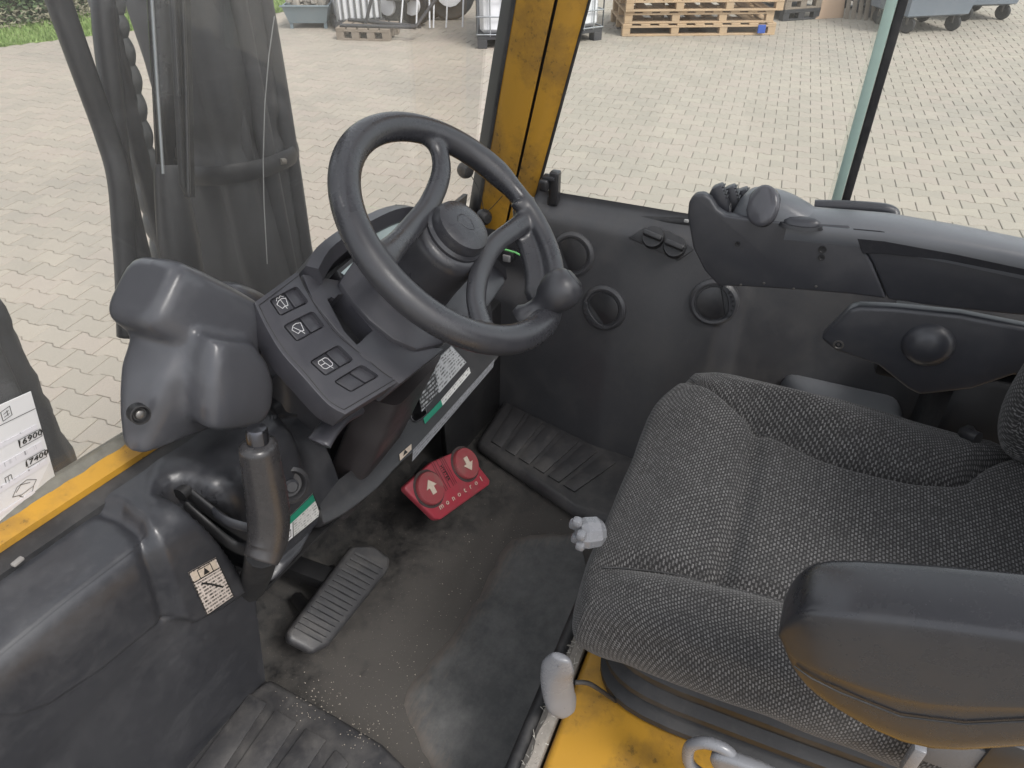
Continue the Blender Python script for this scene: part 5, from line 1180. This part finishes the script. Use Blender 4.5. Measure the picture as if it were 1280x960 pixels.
# ------------------------------------------------------------------ right control armrest
ca = thing('control_armrest', 'long black control armrest with finger levers, oval palm mound and fabric strip', 'armrest', (.38, -.45, .5))
XC = .325
side = [(859, 270), (861, 252), (868, 244), (879, 243), (888, 249), (896, 262), (906, 269), (925, 272), (1000, 279), (1060, 283), (1065, 285), (1090, 330), (1108, 374), (1060, 368), (1000, 363), (935, 359), (898, 358), (880, 338), (866, 310)]
def CX(p, x=XC): return A(*p, x=x)
plate('side_shell', [CX(p) for p in side], V((.018, 0, 0)), M_ctl, ca, .004, 3)
rearp = [(1064, 283), (1110, 288), (1200, 304), (1300, 325), (1420, 352), (1420, 420), (1290, 396), (1200, 387), (1110, 375), (1092, 332)]
plate('rear_shell', [CX(p, XC+.002) for p in rearp], V((.02, 0, 0)), M_ctl, ca, .004, 3)
sf = [(1066, 286), (1100, 289), (1180, 303), (1300, 328), (1300, 349), (1180, 325), (1100, 317), (1078, 317)]
plate('fabric_strip', [CX(p, XC-.0005) for p in sf], V((.003, 0, 0)), plastic('velcro_strip', (.035, .035, .038), .95, gscale=1500, grain=1.0, dust=.3, spec=.1), ca, .0008, 1)
# top pad: loft along y, from the lever bay to the rear
tops = [(985, 277), (1000, 278), (1030, 281), (1066, 284), (1110, 288), (1200, 304), (1300, 325), (1420, 352)]; rg = []
for i, p in enumerate(tops):
    q = CX(p); zt = q.z; wd = .066; rt = A(min(p[0]+60, 1400), 262, x=.44).z if 0 else zt+.018+.004*min(i, 4)
    rg.append([V((XC, q.y, zt-.03)), V((XC-.001, q.y, zt-.004)), V((XC+.006, q.y, zt+.003)), V((XC+.022, q.y, zt+.006)), V((XC+wd*.7, q.y, zt+.006)), V((XC+wd-.01, q.y, zt+.003)), V((XC+wd, q.y, zt)), V((XC+wd, q.y, zt-.06)), V((XC+.02, q.y, zt-.06))])
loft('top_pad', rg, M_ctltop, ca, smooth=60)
# palm mound with an oval insert
rg = []
for (l, r, dd) in (((905, 290), (1056, 298), .038), ((912, 273), (1046, 284), .038), ((920, 257), (1030, 270), .037), ((928, 245), (1008, 256), .033), ((936, 238), (986, 244), .024), ((944, 235), (968, 238), .010)):
    a, b = A(*l, x=XC+.038), A(*r, x=XC+.038); rg.append(rrect((a+b)/2, (b-a)/2, (1, 0, 0), 1, dd, 28, .75))
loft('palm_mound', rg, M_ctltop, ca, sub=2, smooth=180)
mo = A(953, 257, x=XC+.009); mnn = V((-.80, .35, .48)).normalized(); mt_ = V((0, -1, .1)); mt_ = (mt_-mnn*mt_.dot(mnn)).normalized(); mv_ = mnn.cross(mt_)
def ell(c, a, b, n=28): return [c+mt_*a*cos(2*pi*k/n)+mv_*b*sin(2*pi*k/n) for k in range(n)]
ov = loft('oval_insert', [ell(mo-mnn*.012, .024, .031), ell(mo+mnn*.002, .024, .031), ell(mo+mnn*.005, .020, .026), ell(mo+mnn*.006, .008, .012)], flat('gloss_grey', (.085, .085, .095), .16), ca, smooth=180)
pt = A(1003, 276, x=XC+.004); loft('paddle_switch', [rrect(pt-V((0, 0, .006)), (0, -1, .06), (1, 0, .2), .026, .010, 24, .9), rrect(pt, (0, -1, .06), (1, 0, .2), .026, .009, 24, .9), rrect(pt+V((0, 0, .004)), (0, -1, .06), (1, 0, .2), .018, .005, 24, .9)], M_ctl, ca, smooth=60); loft('paddle_bezel', [rrect(pt-V((0, 0, .008)), (0, -1, .06), (1, 0, .2), .033, .014, 24, .9), rrect(pt-V((0, 0, .003)), (0, -1, .06), (1, 0, .2), .031, .0125, 24, .9)], M_blk, ca, smooth=40)
# finger levers in the bay
bay = [A(*p, x=XC+.02) for p in ((880, 262), (925, 270))]
box('lever_bay', A(905, 278, x=XC+.055), .09, .06, .03, M_blk, ca, .004)
for k, (px, py, lb) in enumerate(((902, 255, .0), (917, 256, 0), (932, 259, 0))):
    c = A(px, py, x=XC+.035+.022*k); lev = plate('finger_lever', [c+V((-.009, -.022, -.034)), c+V((-.009, .018, -.034)), c+V((-.009, .026, .0)), c+V((-.009, .018, .026)), c+V((-.009, .004, .034)), c+V((-.009, -.012, .002))], V((.018, 0, 0)), M_ctl, ca, .003, 2)
    dd = (c+V((0, -.012, .002))-(c+V((0, .004, .034)))).normalized(); nn = V((0, dd.z, -dd.y)); nn = nn if nn.y < 0 else -nn
    for j in range(4):
        q = c+V((0, .004, .034))+dd*(.005+.0058*j)+nn*.001; box('grip_rib', q, .016, .0022, .0022, M_blk, lev, .0004, 1)
    q = c+V((0, -.012, -.008))+V((0, -.0015, 0)); ds = V((0, -.010, -.036)).normalized(); n_ = V((0, ds.z, -ds.y)); n_ = n_ if n_.y < 0 else -n_
    a = c+V((0, -.0125, .000)); cn = [a+V((-.007, 0, 0)), a+V((.007, 0, 0)), a+V((.007, 0, 0))+ds*.018, a+V((-.007, 0, 0))+ds*.018]
    bm = bmesh.new(); strip_poly(bm, cn+[cn[0]], .0010, n_, .0008); m0 = (cn[0]+cn[2])/2
    strip_poly(bm, [m0+ds*.006, m0-ds*.006], .0010, n_, .0008)
    if k == 0: strip_poly(bm, [m0+V((-.003, 0, 0)), m0-ds*.006, m0+V((.003, 0, 0))], .0008, n_, .0008)
    else: strip_poly(bm, [m0+V((-.003, 0, 0))-ds*.004, m0+V((.003, 0, 0))-ds*.004, m0+V((.003, 0, 0))+ds*.003, m0+V((-.003, 0, 0))+ds*.003], .0008, n_, .0008)
    from_bm('lever_symbol', bm, M_wht, lev, 0)
# outer grab rail behind the pad
rl_ = tube('outer_rail', catmull([A(1018, 258, x=.46), A(1060, 259, x=.46), A(1100, 262, x=.46), A(1114, 266, x=.46), A(1116, 272, x=.455)], 6), .009, M_ctl, ca, 10, rb=.011)
for px, py, r in ((922, 305, .004), (1028, 312, .006), (1027, 322, .005)):
    lathe('screw_hole', [(r, .0), (r, .0008), (r*.7, .0008), (r*.6, .0002), (.0005, .0)], A(px, py, x=XC-.0008), (-1, 0, 0), M_dark, ca, 14)
for px, py in ((926, 358), (955, 356), (992, 363), (1020, 360)): lathe('small_screw', [(.0022, 0), (.002, .001), (.0004, .0012)], A(px, py-2, x=XC-.0005), (-1, 0, 0), M_stl, ca, 8)
# swing bracket below
brk = [(1025, 424), (1062, 387), (1075, 384), (1120, 386), (1200, 394), (1300, 414), (1420, 440), (1420, 520), (1268, 470), (1215, 488), (1150, 495), (1134, 487), (1098, 458), (1045, 440)]
bp = plate('bracket_cover', [CX(p, XC+.004) for p in brk], V((.025, 0, 0)), M_ctl, ca, .007, 3)
lathe('round_cap', [(.037, 0), (.036, .004), (.030, .013), (.018, .020), (.0005, .022)], CX((1160, 431), XC+.004), (-1, 0, 0), M_ctl, ca, 40, 70)
lathe('bracket_screw', [(.008, -.001), (.0085, .001), (.006, .0012), (.005, -.0005), (.0025, -.0005), (.002, .001), (.0005, .001)], CX((1048, 431), XC+.0035), (-1, 0, 0), M_stl, ca, 16)
box('support_arm', (XC+.07, -.78, .48), .06, .42, .12, M_dark, ca, .01); box('gap_shade_box', (.43, -1.0, .28), .20, .64, .40, M_dark, ca, .015)  # second box is dark filler for the shaded gap below the bracket
# ------------------------------------------------------------------ mast, hoses, wiper, notice
YM = .60
def sleeve(name, label, x0, x1, z0, z1, rag, strap_px=None):
    t = thing(name, label, 'hose bundle', ((x0+x1)/2, YM, z0), 'sleeved hose bundles in front of the windshield'); cx = (x0+x1)/2; hw = (x1-x0)/2
    rg = []; NZ = 90; NA = 72
    for i in range(NZ+1):
        z = lerp(z0, z1, i/NZ); rr = []
        for k in range(NA):
            th = 2*pi*k/NA; c, s = cos(th), sin(th); ph = th*5+(z*2.2); lob = .016*abs(sin(ph*.5+.4*sin(z*5)))-.004
            n_ = noise.noise(V((c*2.2, s*2.2, z*3)))*.012+noise.noise(V((c*7, s*7, z*9)))*.004+(rag*noise.noise(V((c*3, s*3, z*26))) if rag else 0)
            pin = -.012*exp(-((z-.70)/.03)**2) if strap_px else 0
            rx, ry = hw-.010+lob+n_+pin, .085+lob+n_+pin
            rr.append(V((cx+rx*math.copysign(abs(c)**.8, c), YM+.03+ry*math.copysign(abs(s)**.8, s), z)))
        rg.append(rr)
    sl = loft('sleeve', rg, M_slv, t, smooth=180)
    if strap_px:
        zs = A(*strap_px, y=YM-.05).z; P = [V((cx+(hw+.006)*math.copysign(abs(cos(a))**.8, cos(a)), YM+.03+.106*math.copysign(abs(sin(a))**.8, sin(a)), zs+.006*sin(a*2))) for a in [2*pi*k/40 for k in range(40)]]
        tube('strap', P, .004, M_hose, t, 8, closed=True, rb=.017)
        tube('strap_knot', [V((cx+.0, YM-.080, zs+.002)), V((cx+.010, YM-.082, zs))], .006, M_felt, t, 7)
    for k in range(3):
        x = x0+(x1-x0)*(.25+.27*k); P = [V((x+.012*sin(z*3+k*2), YM-.045+.01*sin(z*4+k)-(.006 if k == 1 else 0), z)) for z in [lerp(z0+.02, z1-.02, i/24) for i in range(25)]]
        tube('hose_ridge', P, .016, M_slv, t, 10, smooth=180)
    return t
tR = sleeve('hose_sleeve', 'thick dusty grey hose bundle in a strapped sleeve, behind the windshield left of the wheel', .176, .398, -.25, 1.45, 0, (305, 216))
tL = sleeve('hose_sleeve', 'thick dusty grey hose bundle behind the paper notice at the lower left edge', -.62, -.228, -.45, 1.2, .008)
def hose(label, pts, y, r, mat=None, grp='loose hoses before the windshield', n=12, cat='hose', name='hose'):
    P = catmull([A(*p, y=yy) for p, yy in zip(pts, y if isinstance(y, (list, tuple)) else [y]*len(pts))], 10)
    o = tube(name, P, r, mat or M_hose, None, n, smooth=180); return tag(o, label, cat, grp)
hose('smooth dark hose farthest left, slanting down toward the ribbed hose', ((52, -60), (73, 0), (98, 70), (134, 170), (149, 225), (155, 300), (158, 350), (160, 420)), [.56, .56, .555, .55, .54, .54, .54, .54], .0165)
hose('smooth dark hose beside the ribbed hose, second from the left', ((128, -60), (129, 0), (132, 50), (140, 120), (149, 200), (163, 270), (178, 330), (196, 400)), .585, .0165)
hose('third thin hose emerging between the two smooth hoses above the motor cover', ((146, 190), (152, 225), (160, 280), (168, 340), (176, 400)), .60, .011)
hose('thin dark hose bowing along the right flank of the strapped bundle', ((305, -40), (318, 0), (336, 60), (350, 130), (362, 190), (376, 260), (384, 330)), .60, .008)
hose('second thin hose on the right flank of the strapped bundle', ((312, -40), (326, 0), (346, 70), (356, 140), (368, 200), (380, 270), (388, 330)), .63, .007)
rb = thing('ribbed_hose', 'grey ribbed spiral guard hose rising between the smooth hoses and the wiper', 'hose', A(225, 345, y=.62), 'loose hoses before the windshield')
P = catmull([A(*p, y=.615) for p in ((122, -60), (133, 0), (141, 43), (154, 93), (164, 143), (176, 193), (192, 253), (204, 300), (216, 350), (228, 410))], 26)
rg = rings_of(P, lambda u: .0205+.0050*abs(sin(u*pi*13)), None, 18); loft('spiral_guard', rg, plastic('grey_guard', (.11, .113, .113), .5, dust=.5, dcol=(.17, .17, .165)), rb, smooth=40)
tube('inner_hose', [p+V((-.012, -.012, 0)) for p in P], .014, M_hose, rb, 10, smooth=180)
# mast rod and lower boot
mr = thing('tilt_rod', 'dark upright rod with a thicker lower sleeve beside the wiper blade', 'rod', A(240, 350, y=.52))
tube('rod', [A(*p, y=.52) for p in ((193, -60), (200, 0), (206, 110), (210, 205))], .0175, plastic('dark_rod', (.03, .03, .031), .3, dust=.2), mr, 16, smooth=180)
tube('sleeve', catmull([A(*p, y=.52) for p in ((211, 203), (212, 215), (219, 270), (228, 330), (240, 400))], 6), lambda u: .016+.016*min(1, u*1.6), M_hose, mr, 16, smooth=180)
wp = thing('windshield_wiper', 'black windshield wiper blade with a thin bright arm on the glass', 'wiper', A(240, 245, y=.30))
yw_ = .305
bl = [A(*p, y=yw_) for p in ((215, -60), (226, 0), (241, 245))]
plate('blade_holder', [A(*p, y=yw_) for p in ((213, -60), (223, -60), (235, 244), (229, 230))], V((0, .008, 0)), M_rub, wp, .002, 2)
plate('blade', [A(*p, y=yw_) for p in ((228, -60), (238, -60), (245, 247), (237, 248))], V((0, .010, 0)), M_rub, wp, .002, 2)
tube('blade_spine', [A(*p, y=yw_-.004) for p in ((226, -60), (231, 60), (234, 160), (236, 243))], .0024, M_blk, wp, 6); tube('blade_spine', [A(*p, y=yw_-.004) for p in ((213, -60), (219, 30), (223, 120))], .0026, M_blk, wp, 6)
tube('rod_highlight', [A(*p, y=yw_+.004) for p in ((186, -60), (190, 0), (197, 110), (204, 217))], .0018, M_cage, wp, 8)  # thin bright tube draws the highlight along the dark rod
for px, py in ((208, 45), (213, 128), (152, 221), (203, 217)):
    pass
# thin pale line on the glass
o = tube('glass_line', [A(*p, y=.30) for p in ((343, 20), (336, 70), (331, 130), (329, 200), (330, 255), (334, 330))], .0008, flat('pale_line', (.30, .30, .30), .4), None, 5); tag(o, 'thin pale wire running down the windshield over the strapped bundle', 'wire')
# paper notice behind the glass
pn0 = V((-.55, ybar(-.55)+.024, .575)); pnn = V((.03, -.97, -.25)).normalized()
def PN(px, py, o=0): return A(px, py, pl=(pn0+pnn*o, pnn))
pq = [(-95, 548), (38, 489), (71, 605), (-55, 690)]
nt_ = thing('paper_notice', 'white printed paper notice fixed to the lower left of the windshield', 'notice', PN(0, 640))
quad_print('sheet', [PN(*p) for p in pq], pnn, M_wht, nt_, .0006)
def PQ(u, v, o=.001):
    f = lambda a, b, t: (a[0]*(1-t)+b[0]*t, a[1]*(1-t)+b[1]*t); return PN(*f(f(pq[0], pq[1], u), f(pq[3], pq[2], u), v), o)
def pr(name, u0, u1, v0, v1, m, par=nt_): quad_print(name, [PQ(u0, v0), PQ(u1, v0), PQ(u1, v1), PQ(u0, v1)], pnn, m, par, .0003)
pr('printed_lines', .40, .97, .34, .385, M_pr5); pr('printed_lines', .40, .97, .52, .60, M_pr5); pr('printed_lines', .40, .97, .71, .76, M_pr5); pr('printed_lines', .40, .80, .92, .95, M_pr5)
bm = bmesh.new(); L_ = lambda *P: strip_poly(bm, [PQ(*p) for p in P], .0007, pnn, .0002)
L_((0, .185), (1, .185))
for (u0, u1, v0, v1, nn_) in ((.78, .99, .40, .475, 5), (.80, 1.01-.03, .615, .69, 5), (.58, .64, .66, .74, 2)):
    L_((u0, v0), (u1, v0), (u1, v1), (u0, v1), (u0, v0))
    if nn_ == 2: L_((lerp(u0, u1, .5), v0), (lerp(u0, u1, .5), v1))
L_((.70, .07), (.79, .05), (.79, .14), (.70, .16), (.70, .07)); L_((.72, .10), (.77, .085)); L_((.72, .13), (.77, .115)); L_((.755, .08), (.755, .13))
L_((.60, .86), (.66, .80), (.76, .79), (.84, .84), (.80, .88), (.68, .89), (.60, .86)); L_((.64, .84), (.70, .80), (.78, .83)); L_((.66, .89), (.70, .93), (.78, .92), (.80, .88))
from_bm('form_lines', bm, M_ink, nt_, 0)
for body, u0, v0 in (('16900', .885, .4375), ('17400', .89, .6525)):
    ex = PQ(u0+.05, v0)-PQ(u0-.05, v0); ey = PQ(u0, v0-.05)-PQ(u0, v0+.05); text('stamped_number', body, PQ(u0, v0, .0016), ex, ey, .0105, M_ink, nt_, .0002, sx=1.15)
# ------------------------------------------------------------------ unseen overhead guard, its bars added to cut light from above
rg = []
for k in range(8):
    y = -.06-.155*k; box('guard_shade_bar', (0, y, 1.63), 1.24, .085, .03, M_blk, cab, .008, 2)
plate('unseen_roof_rail', [V((-.66, .03, 1.58)), V((.66, .03, 1.58)), V((.66, -.03, 1.66)), V((-.66, -.03, 1.66))], V((0, .03, .02)), M_yel, cab, .006, 2)
